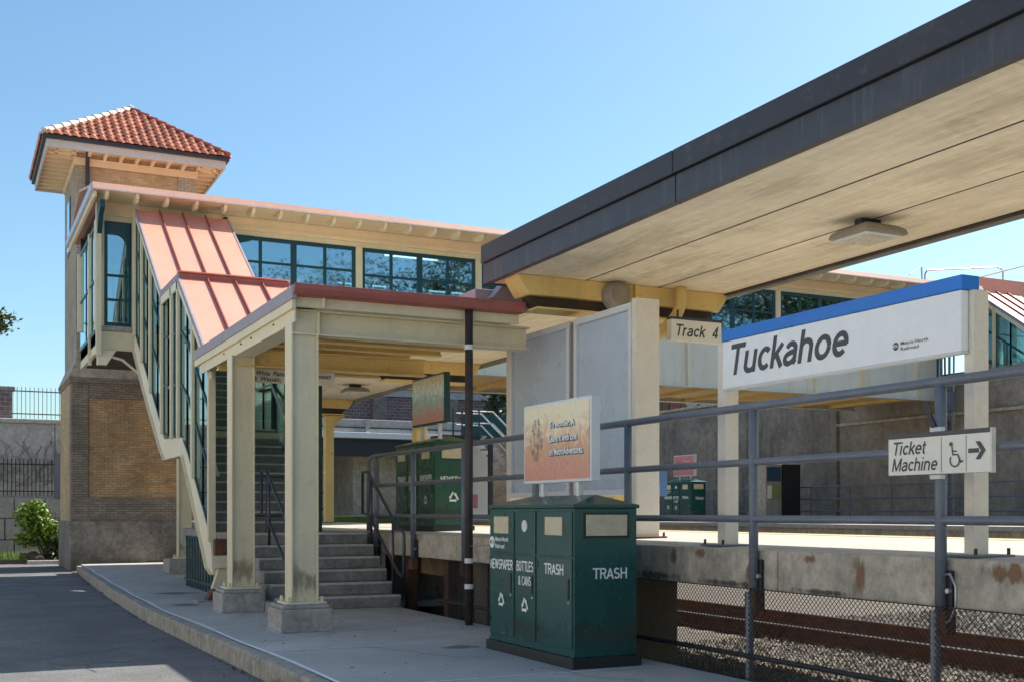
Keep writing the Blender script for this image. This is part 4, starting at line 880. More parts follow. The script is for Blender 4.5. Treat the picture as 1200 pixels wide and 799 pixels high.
# foot of the near stringer
r = root('stringer_foot', 'rusted cream steel foot under the lower end of the near stair', 'support', (3.9,18.5,0))
mk('bearing_beam', MB().box(3.68,4.2,18.42,18.62,.52,.72), 'creamlight', r, bev=.006)
mk('rusted_joint', MB().box(3.74,4.15,18.45,18.60,.722,.98), 'rust', r, bev=.01)
mk('leg', MB().prism([(3.80,.515),(4.2,.515),(4.2,.20),(3.70,.20)], 'y', 18.46, 18.60), 'cream', r)
mk('rusty_base', MB().prism([(3.70,.199),(4.25,.199),(4.3,.02),(3.60,.02)], 'y', 18.42, 18.66), 'rust', r, bev=.02)
mk('base_slab', MB().box(3.45,4.25,18.3,18.9,.0,.02), 'concgrey', r)
r = root('green_picket_fence', 'dark green picket fence under the near stair', 'fence', (4.15,20.4,0))
for k in range(15):
    y = 18.95+.26*k; mk('picket', MB().tube([(4.05,y,.0),(4.05,y,.86),(4.05,y+.04,.93),(4.05,y+.10,.95)], .022, 6), 'teal', r)
mk('fence_rail', MB().box(4.03,4.07,18.9,22.8,.12,.16), 'teal', r)
r = root('bridge_column', 'slim cream column on a concrete pedestal below the bridge landing', 'column', (4.85,27.3,0))
hcolumn(4.86, 27.35, .36, 5.0, .30, .26, r)
mk('pedestal', MB().box(4.46,5.26,27.1,27.95,0,.33), 'concgrey', r, bev=.02)

# ================================================================== FOOTBRIDGE
FB = 27.5; BB = 31.5
fb = root('footbridge', 'covered cream footbridge with teal windows and red roof edge over the tracks', 'footbridge', (15,29.5,0))
XL, XE = 2.98, 28.7
mk('floor_deck', MB().box(XL,XE,FB+.02,BB-.02,5.25,5.48), 'darkbrown', fb)
mk('girder', MB().box(5.9,XE,FB,FB+.03,5.0,6.34).box(5.9,XE,FB-.10,FB+.14,4.975,5.0).box(5.9,XE,FB-.08,FB+.12,6.34,6.37), 'girder', fb)
mk('girder', MB().box(5.9,XE,BB-.03,BB,5.0,6.34).box(5.9,XE,BB-.14,BB+.10,4.975,5.0), 'girder', fb)
for x in (8.0,10.3,12.35,14.6,16.7,18.89,21.1,23.5,25.35,27.6): mk('girder_stiffener', MB().box(x-.05,x+.05,FB-.09,FB-.001,5.002,6.335), 'creamlight' if x < 20 else 'eave', fb)
mk('underside_panel', MB().box(5.95,XE-.05,FB+.15,BB-.15,5.10,5.16), 'yellow', fb)
for i in range(15): x = 6.5+1.5*i; mk('floor_beam', MB().box(x-.08,x+.08,FB+.04,BB-.04,5.0,5.245), 'yellow', fb)
mk('landing_beam', MB().box(XL+.02,5.88,FB-.02,FB+.06,5.06,5.48), 'cream', fb, bev=.006)
mk('landing_beam', MB().box(XL,XL+.09,FB+.062,BB,5.06,5.48), 'cream', fb, bev=.006)
mk('landing_soffit', MB().box(XL+.1,5.88,FB+.07,BB,5.10,5.14), 'darkbrown', fb)
mk('window_sill', MB().box(XL+.05,3.78,FB-.06,FB+.05,5.485,5.60), 'concgrey', fb, bev=.006)
mk('roof_deck', MB().prism([(26.42,8.50),(29.5,9.12),(32.5,8.50),(32.5,8.44),(29.5,9.06),(26.42,8.44)], 'x', 2.76, XE+.6), 'pinkfascia', fb)
mk('eave_fascia', MB().prism([(26.34,8.36),(26.40,8.36),(26.46,8.53),(26.42,8.53)], 'x', 2.74, XE+.6), 'pinkfascia', fb)
mk('drip_edge', MB().box(2.74,XE+.6,26.325,26.345,8.355,8.385), mat('pale_drip_edge', (.75,.62,.55), .3), fb)
mk('side_eave', MB().box(2.70,2.76,26.4,32.5,8.33,8.49), mat('pale_blue_flashing', (.45,.5,.62), .4), fb)
mk('side_eave_board', MB().box(2.765,2.83,26.45,32.4,8.22,8.36), 'eave', fb)
mk('eave_soffit', MB().prism([(26.42,8.41),(27.42,8.41),(27.42,8.38),(26.42,8.38)], 'x', 2.84, XE+.5), 'eave', fb)
x = 3.05
while x < XE+.4:
    mk('rafter_tail', MB().prism([(26.46,8.38),(27.02,8.38),(26.98,8.29),(26.80,8.22),(26.60,8.23),(26.48,8.29)], 'x', x-.035, x+.035), 'creamlight', fb, bev=.006); x += .64
mk('frieze_board', MB().box(XL,XE,27.44,FB-.002,8.08,8.378), 'eave', fb)
mk('frieze_lip', MB().box(XL,XE,27.42,27.47,8.14,8.18), 'eave', fb)
mk('header_beam', MB().box(XL,XE,FB,FB+.12,7.97,8.377), 'cream', fb)
mk('back_header', MB().box(XL,XE,BB-.12,BB,7.97,8.377), 'darkbrown', fb)
mk('bridge_ceiling', MB().box(XL+.05,XE,FB+.12,BB-.12,8.33,8.42), 'ceilin', fb)
posts = [3.0,3.78,5.88,9.10,12.35,15.6,18.85,22.1,25.35,28.6]
for i, x in enumerate(posts):
    hw = .085 if i else .10
    mk('bridge_post', MB().box(x-hw,x+hw,FB-.035,FB+.15,5.5 if i < 3 else 6.38,7.969), 'cream' if i < 7 else 'eave', fb, bev=.006)
    if i != 1: mk('bridge_post', MB().box(x-hw,x+hw,BB-.15,BB+.03,6.0,7.969), 'cream', fb)
mk('bay_post', MB().box(2.90,3.01,FB-.3,FB-.15,4.9,8.3), 'cream', fb); mk('bay_post', MB().box(2.93,3.0,FB+1.6,FB+1.75,4.9,8.0), 'cream', fb)
def window(x0, x1, y, z0, z1, cols, rows, front=True):
    f = MB(); t_ = .045; ya, yb = y-.03, y+.03
    f.box(x0,x1,ya,yb,z0,z0+.07).box(x0,x1,ya,yb,z1-.09,z1)
    for c_ in cols:
        wv = .07 if abs(c_-(x0+x1)/2) < .06 else .035
        f.box(c_-wv,c_+wv,ya-.004,yb+.004,z0+.071,z1-.091)
    for zz in rows: f.box(x0,x1,ya+.006,yb-.006,zz-.028,zz+.028)
    w_ = mk('window', f, 'teal', fb)
    cs = sorted([x0]+cols+[x1]); rs_ = sorted([z0]+rows+[z1])
    for a, b in zip(cs, cs[1:]):
        for c_, d in zip(rs_, rs_[1:]):
            mk('pane', MB().box(a+.02,b-.02,y-.005,y+.005,c_+.02,d-.02), 'glass', w_)
    return w_
w0 = window(3.1,3.70,FB+.03,5.62,7.93,[3.14,3.66],[6.2,6.75])
arch = MB(); 
pts = [(3.16,7.93)]+[(3.66,7.93),(3.66,6.95),(3.60,6.98),(3.59,7.2)]+[(3.36+.23*math.cos(math.radians(a)),7.38+.30*math.sin(math.radians(a))) for a in range(0,91,15)]+[(3.2,7.68),(3.16,7.68)]
mk('arched_bracket', MB().prism(pts, 'y', FB-.03, FB-.002), 'teal', w0)
w1 = window(5.97,9.01,FB+.04,6.38,7.965,[6.65,7.46,8.24,8.97],[6.72,7.37])
mk('corner_bracket', MB().prism([(5.97,7.965),(6.5,7.965),(6.42,7.86),(6.2,7.8),(6.05,7.65),(5.97,7.5)], 'y', FB-.02, FB+.005), 'teal', w1)
xs = posts[3:]
for a, b in zip(xs, xs[1:]):
    a2, b2 = a+.09, b-.09; wd = b2-a2
    window(a2,b2,FB+.04,6.38,7.965,[a2+.04,a2+wd*.25,a2+wd*.5,a2+wd*.75,b2-.04],[7.30])
for a, b in zip([3.0,5.88,9.1]+xs[1:], [5.88,9.1]+xs[1:]):
    a2, b2 = a+.09, b-.09; wd = b2-a2
    window(a2,b2,BB-.06,6.38,7.965,[a2+.04,a2+wd*.25,a2+wd*.5,a2+wd*.75,b2-.04],[7.62])
    mk('back_panel', MB().box(a2,b2,BB-.09,BB-.04,6.34,6.38), 'teal', fb)
# bridge left end wall
mk('end_window_frame', MB().box(2.96,3.0,FB+.2,BB,5.5,5.6).box(2.96,3.0,FB+.2,BB,7.9,8.0).box(2.96,3.0,FB+1.2,FB+1.3,5.6,7.9).box(2.96,3.0,FB+2.5,FB+2.6,5.6,7.9).box(2.955,3.005,FB+.2,BB,6.7,6.76), 'teal', fb)
mk('end_pane', MB().box(2.975,2.985,FB+.2,BB,5.6,7.9), 'glass', fb)
mk('eave_bracket', MB().prism([(26.6,8.22),(27.4,8.22),(27.4,7.1),(27.28,7.1),(27.2,7.6),(26.9,7.95),(26.6,8.05)], 'x', 2.92, 3.02), 'teal', fb)
mk('soffit_bracket', MB().prism([(2.95,5.05),(3.35,5.05),(3.15,4.72),(2.95,4.72)], 'y', 27.42, 27.6), 'creamlight', fb)
mk('curved_bracket', MB().tube([(3.1,27.48,4.95),(3.5,27.48,4.85),(3.85,27.4,4.55),(4.0,27.3,4.25)], .03, 6), 'cream', fb)
for x in (11.2,14.0,17.5): mk('ceiling_tube', MB().box(x-.75,x+.75,29.3,29.42,8.26,8.31), 'tube', fb)
mk('bridge_downpipe', MB().box(5.74,5.83,27.30,27.42,7.3,8.3), 'pipe', fb)
# roof hand rails
r = root('roof_guardrail', 'thin tube guardrail on the footbridge roof above the station sign', 'railing', (31,29,8.8))
for xa, xb, z1 in [(29.7,33.4,9.72)]:
    mk('guard_tube', MB().tube([(xa,29.2,8.8),(xa,29.2,9.45),(xa+.1,29.2,9.58),(xa+.3,29.2,9.62),(xb-.3,29.2,10.0),(xb-.1,29.2,9.98),(xb,29.2,9.85),(xb,29.2,8.9)], .03, 8), 'galv', r)
    mk('guard_tube', MB().tube([(29.55,29.2,9.7),(28.4,28.6,9.2)], .025, 8).tube([(33.4,29.2,9.25),(30.8,29.2,9.15)], .025, 8).tube([(34.5,29,10.2),(30.2,29,9.0)], .025, 8).tube([(29.55,29.2,9.7),(29.58,29.2,8.9)], .028, 8), 'galv', r)
thing('bridge_roof_end', MB().box(28.9,36,26.9,31.5,8.36,8.95), 'red', 'red roofed end block of the footbridge beside the far stair', 'roof block')

# ================================================================== BRICK TOWER
tw = root('brick_tower', 'square brick stair tower with hipped terracotta tile roof', 'tower', (4.6,35.4,0))
TX0, TX1, TY0, TY1 = 2.95, 6.30, 33.72, 37.1
mk('plinth', MB().box(TX0-.06,TX1+.06,TY0-.06,TY1+.06,-.2,1.17), 'plinth', tw, bev=.04)
mk('lower_wall', MB().box(TX0+.03,TX1-.02,TY0+.05,TY1,1.17,5.0), 'brick_dark', tw)
mk('corner_pilaster', MB().box(TX0,TX0+.44,TY0,TY0+.4,1.171,4.95).box(TX1-.48,TX1,TY0,TY0+.4,1.171,4.95).box(TX0+.44,TX1-.48,TY0+.015,TY0+.05,4.55,4.95), 'brick_darkgrey', tw, bev=.01)
mk('base_course', MB().box(TX0+.44,TX1-.48,TY0+.01,TY0+.08,1.17,1.82), 'brick_darkgrey', tw, bev=.01)
mk('side_pilaster', MB().box(TX0-.01,TX0+.04,TY0+.42,TY1,1.171,4.95), 'brick_tan', tw)
mk('stone_band', MB().prism([(TX0-.03,4.95),(TX1+.03,4.95),(TX1+.08,5.10),(TX0-.08,5.10)], 'y', TY0-.08, TY1+.05), 'brick_darkgrey', tw, bev=.02)
mk('sloped_cap', MB().prism([(TX0-.08,5.10),(TX1+.06,5.10),(TX1+.0,5.55),(TX0+.11,5.55)], 'y', TY0-.06, TY1), 'conc', tw, bev=.02)
ux0 = 3.07
mk('upper_wall', MB().box(ux0+.03,TX1-.03,TY0+.06,TY1-.05,5.5,11.55), 'brick_tan', tw)
mk('upper_pilaster', MB().box(ux0,ux0+.42,TY0,TY0+.45,5.5,11.5).box(TX1-.50,TX1-.01,TY0,TY0+.45,5.5,11.5), 'brick_grey', tw, bev=.008)
mk('side_wall', MB().box(ux0-.005,ux0+.04,TY0+.46,TY1,5.5,11.5), 'brick_grey', tw)
wn = mk('tower_window', MB().box(ux0-.03,ux0,35.2,36.1,8.8,10.4), 'teal', tw); mk('pane', MB().box(ux0-.036,ux0-.031,35.3,36.0,8.9,10.3), 'glass', wn)
ex0, ex1, ey0, ey1, ez = 2.20, 7.02, 32.80, 37.7, 11.38
cx, cy, cz = 4.70, 35.3, 13.12
mk('eave_soffit', MB().box(ex0+.12,ex1-.12,ey0+.12,ey1-.12,11.24,11.30), 'eave', tw)
fb_ = MB().box(ex0+.06,ex1-.06,ey0+.06,ey0+.11,11.06,11.30).box(ex0+.06,ex0+.11,ey0+.111,ey1-.06,11.06,11.30).box(ex1-.11,ex1-.06,ey0+.111,ey1-.06,11.06,11.30).box(ex0+.111,ex1-.111,ey1-.11,ey1-.06,11.06,11.30)
mk('fascia_board', fb_, mat('pale_grey_fascia', (.56,.52,.48), .6, .08), tw, bev=.006)
gt = MB().box(ex0-.03,ex1+.03,ey0-.03,ey0+.058,11.26,11.38).box(ex0-.03,ex0+.058,ey0+.059,ey1,11.26,11.38).box(ex1-.058,ex1+.03,ey0+.059,ey1,11.26,11.38).box(ex0+.059,ex1-.059,ey1-.058,ey1+.03,11.26,11.38)
mk('gutter', gt, 'gutter', tw, bev=.02)
for i in range(11):
    y = ey0+.35+.42*i
    mk('soffit_rafter', MB().box(ex0+.12,ux0,y-.04,y+.04,11.10,11.239), 'eave', tw); mk('soffit_rafter', MB().box(TX1,ex1-.12,y-.04,y+.04,11.10,11.239), 'eave', tw)
for i in range(11):
    x = ex0+.35+.42*i; mk('soffit_rafter', MB().box(x-.04,x+.04,ey0+.12,TY0,11.10,11.239), 'eave', tw)
mk('wall_frieze', MB().box(ux0-.05,TX1+.03,TY0-.04,TY0-.002,10.90,11.10).box(ux0-.05,ux0-.006,TY0-.001,TY1,10.90,11.10).box(TX1-.0,TX1+.03,TY0-.001,TY1,10.90,11.10), 'eave', tw)
dpp = mk('downpipe', MB().tube([(3.36,33.5,11.36),(3.36,33.5,11.15),(3.36,33.64,11.0),(3.36,33.64,7.5)], .055, 8), 'gutter', tw)
mk('downpipe_bracket', MB().box(3.27,3.45,33.56,33.72,10.0,10.08), 'gutter', dpp)
mk('roof_underlay', MB().add([(ex0,ey0,ez),(ex1,ey0,ez),(ex1,ey1,ez),(ex0,ey1,ez),(cx,cy,cz)], [(0,1,4),(1,2,4),(2,3,4),(3,0,4),(0,3,2,1)]), 'tilecapred', tw)
# tiles
TW_, TL_ = .225, .30
def tile_verts():
    vs = []; n = 6
    for (v, rr, lift) in ((0,.078,.035),(TL_+.05,.060,.0)):
        for k in range(n+1):
            a = math.pi*k/n; vs.append((rr*math.cos(a), v, rr*.95*math.sin(a)+lift))
        vs.append((-TW_+.06, v, lift*.4))
    m_ = n+2
    fs = [(k,k+1,m_+k+1,m_+k) for k in range(m_-1)] + [tuple(range(n,-1,-1))]
    return vs, fs
tme = bpy.data.meshes.new('roof_tile'); tv, tf_ = tile_verts(); tme.from_pydata(tv, [], tf_); tme.shade_smooth(); tme.materials.append(M['tile'])
corners = [Vector((ex0,ey0,ez)),Vector((ex1,ey0,ez)),Vector((ex1,ey1,ez)),Vector((ex0,ey1,ez))]; apex = Vector((cx,cy,cz)); troot = Vector(tw.location)
stuffv = MB(); cnt = 0
for fi in (0,3,1,2):
    A, B = corners[fi], corners[(fi+1) % 4]; u = (B-A).normalized(); Lg = (B-A).length
    ap = (apex-A).dot(u); foot = A+u*ap; v = (apex-foot); H_ = v.length; v.normalize(); n_ = u.cross(v).normalized()
    rot = Matrix((u, v, n_)).transposed()
    rows = int(H_/TL_)+1
    for j in range(rows):
        vv = j*TL_-.06; t0 = max(vv+.12, 0)/H_; lo, hi = ap*t0+.05, Lg-(Lg-ap)*t0-.05
        nc = int(Lg/TW_)
        for i in range(nc+1):
            uu = (i+.5)*TW_
            if uu < lo or uu > hi: continue
            p = A+u*uu+v*vv+n_*.015
            if cnt < 295 and fi in (0,3,1):
                o = bpy.data.objects.new('roof_tile', tme); C.objects.link(o); o.parent = tw; o.matrix_parent_inverse = Matrix()
                o.location = p-troot+n_*random.uniform(-.004,.006); o.rotation_euler = rot.to_euler(); o.rotation_euler.z += random.uniform(-.012,.012); cnt += 1
            else: stuffv.add([p+rot@Vector(q) for q in tv], tf_)
if stuffv.v: mk('roof_tile_field', stuffv, 'tile', tw, kind='stuff')
for ci, c0 in enumerate(corners):
    d = (apex-c0); n = 11
    for k in range(n):
        a = c0+d*(k/n)+Vector((0,0,.05)); b = c0+d*((k+1.12)/n)+Vector((0,0,.035))
        mk('hip_tile', MB().tube([a, b], [.10,.08], 10), 'tilecap' if ci in (0,) else 'tilecapred', tw, smooth=False)
thing('finial_cap', MB().tube([(cx,cy,cz+.0),(cx,cy,cz+.1),(cx,cy,cz+.16)], [.14,.12,.04], 10), 'tilecap', 'pale rounded cap tile at the peak of the tower roof', 'roof cap')

# ================================================================== LEFT BACKGROUND
r = root('concrete_retaining_wall', 'tall grey concrete wall with bare vines left of the tower', 'wall', (0,45.5,0))
for i in range(12):
    x = -20+2.6*i
    if x > 8: break
    mk('wall_panel', MB().box(x+.01,x+2.59,45.2,45.8,-.3,4.62), 'conclt', r, bev=.03)
mk('coping', MB().box(-20,8.6,45.1,45.9,4.62,4.78), 'conclt', r, bev=.03)
R = random.Random(9); vn = MB()
for i in range(46):
    x, z = R.uniform(1.5,4.2), R.uniform(2.3,2.9); p = [(x,45.17,z)]; a = R.uniform(.2,2.9)
    for k in range(9): a += R.uniform(-.5,.5); x += math.cos(a)*.2; z += abs(math.sin(a))*.17; p.append((x,45.17,min(z,4.6)))
    vn.tube(p, .012, 3)
thing('bare_vine', vn, 'vine', 'leafless vine branches spread over the grey wall', 'vine')
def picket(name, x0, x1, y, z0, z1, n, label, rails, m='rail', wdt=.02):
    f = root(name, label, 'fence', ((x0+x1)/2, y, z0))
    pm = None
    for i in range(n):
        x = x0+(x1-x0)*i/(n-1); o = None
        if pm is None: pm = mk('picket', MB().box(x-wdt/2,x+wdt/2,y-wdt/2,y+wdt/2,z0,z1), m, f)
        else: c = pm.copy(); C.objects.link(c); c.parent = f; c.location = (x-x0,0,0)
    for z in rails: mk('fence_rail', MB().box(x0,x1,y-.02,y+.02,z-.02,z+.02), m, f)
    return f
picket('upper_iron_fence', -8, 5, 45.5, 4.78, 5.95, 92, 'blue grey picket fence on top of the concrete wall', (4.98,5.80))
lf = picket('lower_iron_fence', -6, 3.35, 44.2, 2.0, 3.3, 72, 'dark picket fence in front of the concrete wall', (2.15,3.1), 'black', .03)
mk('end_post', MB().box(3.3,3.62,44.1,44.4,1.9,3.5), 'rail', lf)
r = root('low_block_wall', 'low stone block wall below the dark picket fence', 'wall', (0,44.3,0))
for i in range(10):
    for j in range(3): mk('stone_block', MB().box(-6+1.0*i-.3*(j%2),-6+1.0*i-.3*(j%2)+.97,44.15,44.75,-.3+.75*j,-.3+.75*j+.73), 'concgrey', r, bev=.03)
r = root('brick_gate_pillar', 'brick pillar on the wall at the left edge', 'pillar', (1.0,46.5,4.8))
mk('shaft', MB().box(.2,2.0,46,46.6,4.5,5.86), 'brick_rough', r); mk('cap', MB().box(.1,2.1,45.9,46.7,5.862,6.0), 'concgrey', r, bev=.02)
thing('verge', MB().box(-15,3.6,39.0,44.1,-.3,-.12), 'earth', 'bare earth verge in front of the block wall', 'verge', kind=None)
R = random.Random(21); tf = MB()
for i in range(900): tuft(tf, R.uniform(-3,3.4), R.uniform(39.3,43.9), -.12, .25, 7, R, .3)
thing('verge_grass', tf, 'leaf', 'sunlit grass growing before the low wall', 'grass', kind='stuff')
bs = root('shrub', 'leafy bright green shrub beside the tower corner', 'shrub', (2.7,39.8,-.2))
mk('foliage', leaves(9000, (2.65,39.8,.98), (1.05,.9,.78), .075, 31), 'leaf', bs)
mk('shaded_foliage', leaves(1500, (3.0,39.6,.25), (.6,.6,.5), .09, 32), 'leafdark', bs)  # darker leaves paint the shade low in the shrub
sm = MB(); R = random.Random(2)
for i in range(9): sm.tube([(2.8+R.uniform(-.1,.1),39.8,-.2),(2.75+R.uniform(-.4,.4),39.8+R.uniform(-.3,.3),.6),(2.7+R.uniform(-.7,.7),39.8+R.uniform(-.5,.5),1.4)], [.03,.02,.01], 5)
mk('stem', sm, 'bark', bs)
thing('fallen_log', MB().tube([(2.2,42.2,-.05),(2.35,40.5,-.02),(2.5,38.6,-.1)], [.17,.2,.15], 9), 'bark', 'dark log lying along the road edge near the shrub', 'log')
thing('verge_kerb', MB().box(2.1,3.6,38.5,38.7,-.25,-.08), 'conclt', 'short pale kerb edge below the shrub', 'kerb', bev=.02)
def tree(x, y, z, h, rad, label, seed, n=5000, size=.22, m='leafdark', grp=None):
    t = root('tree', label, 'tree', (x,y,z), grp); R = random.Random(seed)
    tk = MB().tube([(x,y,z-.3),(x+.1,y,z+h*.35),(x-.1,y+.1,z+h*.7)], [h*.028,h*.02,h*.008], 9)
    for i in range(7):
        a = R.uniform(0,6.28); hh = z+h*R.uniform(.35,.6); tk.tube([(x,y,hh),(x+math.cos(a)*rad*.4,y+math.sin(a)*rad*.4,hh+h*.15),(x+math.cos(a)*rad*.8,y+math.sin(a)*rad*.8,hh+h*.2)], [h*.010,h*.006,h*.002], 6)
    mk('trunk', tk, 'bark', t); mk('crown', leaves(n, (x,y,z+h*.66), (rad,rad,h*.36), size, seed), m, t); return t
tl = tree(-3.4, 40.3, -.2, 12.0, 3.3, 'tree at the left edge with a leafy branch reaching into the sky', 5, 4200, .13, 'leafdark')
mk('branch', MB().tube([(-3.2,40.3,6.2),(-1,40.3,7.0),(1.0,40.3,7.25),(1.8,40.3,7.2)], [.09,.05,.025,.01], 6), 'bark', tl)
mk('branch_foliage', leaves(900, (.95,40.3,7.35), (1.25,.7,.50), .085, 6), 'leafmid', tl)
# trees south of the station (seen in window reflections)
for i, (x, y, h, rd) in enumerate([(26,-8,19,5.5),(33,-14,22,6),(41,-9,20,6),(22,-24,20,6),(50,-6,24,7),(60,-14,26,8)]):
    tree(x, y, -.3, h, rd, ['tall tree behind the station nearest to the tracks','tallest tree behind the station','tree behind the station farthest east','tree behind the station farthest south','broad tree southeast of the station','broadest tree far southeast of the station'][i], 50+i, 26000, .11, 'leafdark', 'trees behind the station')

# ================================================================== CENTRE BACKGROUND
r = root('road_overbridge', 'concrete road bridge with pale parapet behind the platform end', 'bridge', (17,50,0))
mk('parapet', MB().box(8,30,49.9,50.2,5.02,5.60), 'conclt', r, bev=.02)
mk('parapet_line', MB().box(8,30,49.86,49.898,5.20,5.25), 'teal', r)
mk('edge_slab', MB().box(8,30,49.7,50.3,4.74,5.0), 'alum', r, bev=.02)
mk('steel_girder', MB().box(8,30,50.0,50.4,3.95,4.72), 'black', r); mk('deck', MB().box(8,30,50.5,58,4.2,4.7), 'black0', r)
mk('abutment', MB().box(16.6,19.2,51.0,57,-.3,4.2), 'conc', r, bev=.03); mk('abutment', MB().box(19.21,22.2,50.6,57,-.3,4.2), 'brick_dark', r)
mk('far_shadow_wall', MB().box(6,24,57.5,58,-.3,4.2), 'black0', r)
for i in range(8): mk('parapet_post', MB().box(9+2.6*i,9.2+2.6*i,49.8,49.88,5.0,5.62), 'conclt', r)
g = root('brick_building', 'long rough brick building with white window bands behind the road bridge', 'building', (22,60,0))
mk('lower_wall', MB().box(10,31,60,70,-.3,8.0), 'brick_rough', g)
mk('sill_band', MB().box(18.6,31.02,59.9,60,7.75,8.1), 'conclt', g)
mk('upper_wall', MB().box(10,31,60.05,70,8.0,11.0), 'brick_pink', g)
for i in range(5): mk('pier', MB().box(12.2+4.2*i,13.0+4.2*i,59.8,60,-.3,7.74), 'brick_darkgrey', g)
for i in range(8):
    x = 12.0+2.4*i; wf = mk('window', MB().box(x,x+1.5,59.95,60.04,8.5,10.4), 'white', g)
    for a in range(3):
        for b in range(3): mk('pane', MB().box(x+.06+.48*a,x+.06+.42+.48*a,59.93,59.949,8.56+.61*b,8.56+.55+.61*b), 'glass', wf)
mk('roof', MB().prism([(9.5,11.0),(31.5,11.0),(30,13),(11,13)], 'y', 59.6, 70), 'tilecapred', g)
g = root('white_house', 'pale house with dark red roof far behind the stair rails', 'house', (33,58,4))
mk('wall', MB().box(31.5,38,56,64,0,7.2), 'conclt', g); mk('roof', MB().prism([(31,7.2),(38.5,7.2),(36,9.6),(33,9.6)], 'y', 55.6, 64), 'tilecapred', g)
for i in range(3): w_ = mk('window', MB().box(32.2+2*i,33.2+2*i,55.9,56,5.0,6.4), 'teal', g); mk('pane', MB().box(32.3+2*i,33.1+2*i,55.88,55.899,5.1,6.3), 'glass', w_)
# outdoor stair far
g = root('far_outdoor_stair', 'small outdoor metal stair with pale handrails behind the panels', 'stairway', (21,46,2))
for k in range(11): mk('tread', MB().box(20.3+.27*k,20.6+.27*k,45,46.2,4.6-.25*k,4.68-.25*k), 'conclt', g)
for yy in (45,46.2):
    mk('handrail', MB().tube([(19.7,yy,5.7),(20.9,yy,5.7),(23.9,yy,2.95)], .032, 6), 'galv', g)
    mk('handrail', MB().tube([(19.7,yy,5.2),(20.9,yy,5.2),(23.9,yy,2.45)], .03, 6), 'galv', g)
mk('stringer', MB().beam((20.3,44.96,4.55),(23.2,44.96,1.9),.05,.25), 'conclt', g)
for k in range(4): mk('post', MB().tube([(19.05+.4*k,45,4.6),(19.05+.4*k,45,5.8)], .035, 6), 'black', g)
for k, x in enumerate((18.6,19.6,20.6,21.5)): mk('support_post', MB().box(x,x+.16,44.7,44.9,1.0,4.5), 'black', g)
mk('stair_landing', MB().box(18.5,20.4,45,46.2,4.5,4.66), 'black', g)
mk('rear_bay', MB().box(21.4,25.5,46.7,47.2,1.0,4.6), 'concdark', g)
mk('grey_wall', MB().box(17.9,21.35,46.3,46.8,-.3,4.4), 'alum', g)
mk('green_rail_panel', MB().box(20.5,23,47.3,47.36,4.6,5.8), 'teal', g)
tree(24.5, 52, 3.0, 5.4, 1.5, 'small green tree behind the outdoor stair', 77, 1800, .16, 'leafdark')
thing('grass_bank', MB().box(8,19.6,46,49.6,-.3,1.25), 'grassm', 'strip of green grass beyond the platform end', 'grass bank')
g = root('platform_end_railing', 'dark tube railing with panels at the far platform end', 'railing', (9,36,1.1))
for x_ in (8.6,9.4,10.2): mk('post', MB().tube([(x_*1.0,34+.0,1.0),(x_,34,2.6)], .035, 6), 'black', g)
for z in (1.5,2.0,2.6): mk('rail', MB().tube([(8.6,34,z),(10.2,34,z)], .03, 6), 'black', g)
thing('teal_canister', MB().tube([(10.35,36,1.35),(10.35,36,2.15)], .22, 12), 'tealbox', 'small teal litter drum at the far platform end', 'drum')
thing('small_pink_notice', MB().box(16.45,17.0,37.9,37.95,1.55,2.05), 'pinkposter', 'tiny pink notice seen past the downpipe', 'notice')

# ================================================================== OPPOSITE SIDE
r = root('opposite_retaining_wall', 'tall stained concrete retaining wall behind the opposite platform', 'wall', (29,30,0))
ys = [14,18.5,23,28.2,32.77,38,44,50,56]
for a, b in zip(ys, ys[1:]):
    mk('wall_panel', MB().box(29.0 if a > 32 else 29.12,29.8,a+.012,b-.012,-.3,5.9), 'concdark' if a > 32 else 'concmid', r, bev=.02)
    if a < 32: mk('wall_cap', MB().box(28.98,29.8,a+.01,b-.01,4.52,4.62), 'conc', r, bev=.01)
    else: mk('coping', MB().box(28.95,29.8,a+.01,b-.01,5.9,6.0), 'conc', r, bev=.01)
hill = struct('hillside', MB().prism([(29.75,5.6),(60,6.5),(160,9),(160,-.4),(29.75,-.4)], 'y', 14, 200), 'grassm')
R = random.Random(8); fy = MB()
f = root('wall_top_fence', 'thin dark mesh fence along the top of the opposite wall', 'fence', (29.6,46,6))
for i in range(16): mk('post', MB().tube([(29.5,33+1.5*i,5.95),(29.5,33+1.5*i,7.3)], .03, 6), 'black', f)
for z in (6.4,7.2): mk('fence_rail', MB().tube([(29.5,33,z),(29.5,56,z)], .02, 6), 'black', f)
tree(31.5, 47.5, 5.8, 3.2, 1.3, 'rounded bush above the opposite wall left', 90, 1400, .15, 'leafdark'); tree(36, 50, 5.8, 3.6, 1.8, 'dark bush above the opposite wall right', 91, 1400, .15, 'leafdark')
thing('far_white_building', MB().box(38,52,60,66,5,9.2), 'conclt', 'pale low building glimpsed between panels and sign', 'building')
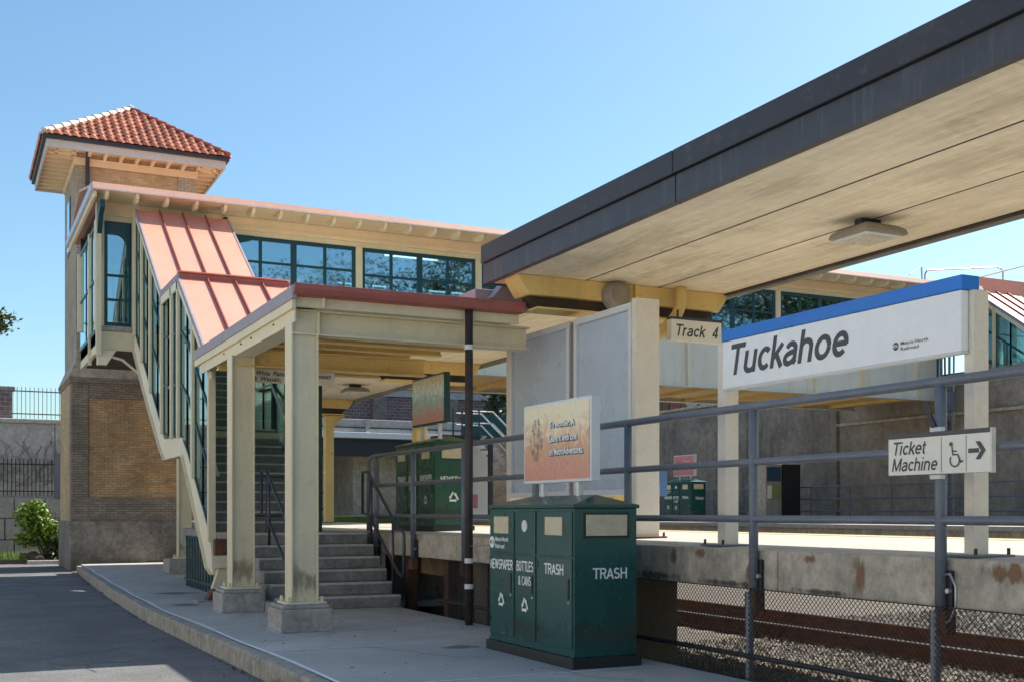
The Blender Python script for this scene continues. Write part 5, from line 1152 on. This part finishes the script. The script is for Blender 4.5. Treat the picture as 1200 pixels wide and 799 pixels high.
op = struct('opposite_platform', MB().box(20.4,28.9,4,50,.75,1.08), 'conc', bev=.02)
mk('platform_edge', MB().box(20.3,20.6,4,50,1.0,1.10), 'conclt', op)
mk('support_wall', MB().box(21.2,21.4,4,50,-.4,.749), 'black0', op)
r = root('opposite_railing', 'dark three rail fence along the back of the opposite platform', 'railing', (27.6,28,1.1))
for z in (1.45,1.88,2.31): mk('rail', MB().tube([(27.6,12,z),(27.6,50,z)], .03, 6), 'rail', r)
for i in range(20): mk('railing_post', MB().tube([(27.6,13+1.95*i,1.08),(27.6,13+1.95*i,2.31)], .035, 6), 'rail', r)
t = root('ticket_machine', 'tall grey ticket machine with blue and olive panels on the opposite platform', 'ticket machine', (26,33,1.08))
mk('cabinet', MB().box(25.75,26.45,32.7,33.4,1.25,3.1), 'concgrey', t, bev=.01); mk('side_shell', MB().box(26.46,27.2,32.6,33.5,1.1,3.1), 'black0', t)
mk('header_panel', MB().box(25.8,26.4,32.68,32.699,2.5,3.0), 'navy', t); mk('screen_panel', MB().box(26.05,26.4,32.68,32.699,1.85,2.4), 'olive', t); mk('notice', MB().box(25.82,26.0,32.68,32.699,1.9,2.35), 'offwhite', t)
mk('leg', MB().box(25.8,25.86,32.8,33.3,1.08,1.25).box(26.34,26.4,32.8,33.3,1.08,1.25), 'galv', t)
thing('blue_route_panel', MB().box(23.3,23.75,35.9,36.0,2.0,3.1), 'bluebox', 'narrow light blue panel beside the cream panel post', 'panel')
# cables near the far end of the footbridge
g = root('utility_conduits', 'bundle of grey and rusty conduits hanging behind the railing post', 'conduit', (28.0,26.9,2))
for k, (x, m_) in enumerate([(27.9,'black'),(28.05,'rail'),(28.2,'green'),(28.4,'rail'),(28.6,'galv')]):
    mk('conduit', MB().tube([(x,26.9,.8),(x+.05*math.sin(k),26.9,3.0),(x,26.9,6.9)], .035+.01*(k%2), 6), m_, g)
mk('junction_box', MB().box(28.1,28.5,26.75,26.88,4.6,5.2), 'rail', g); mk('junction_box', MB().box(28.0,28.3,26.75,26.88,3.9,4.3), 'rust', g)
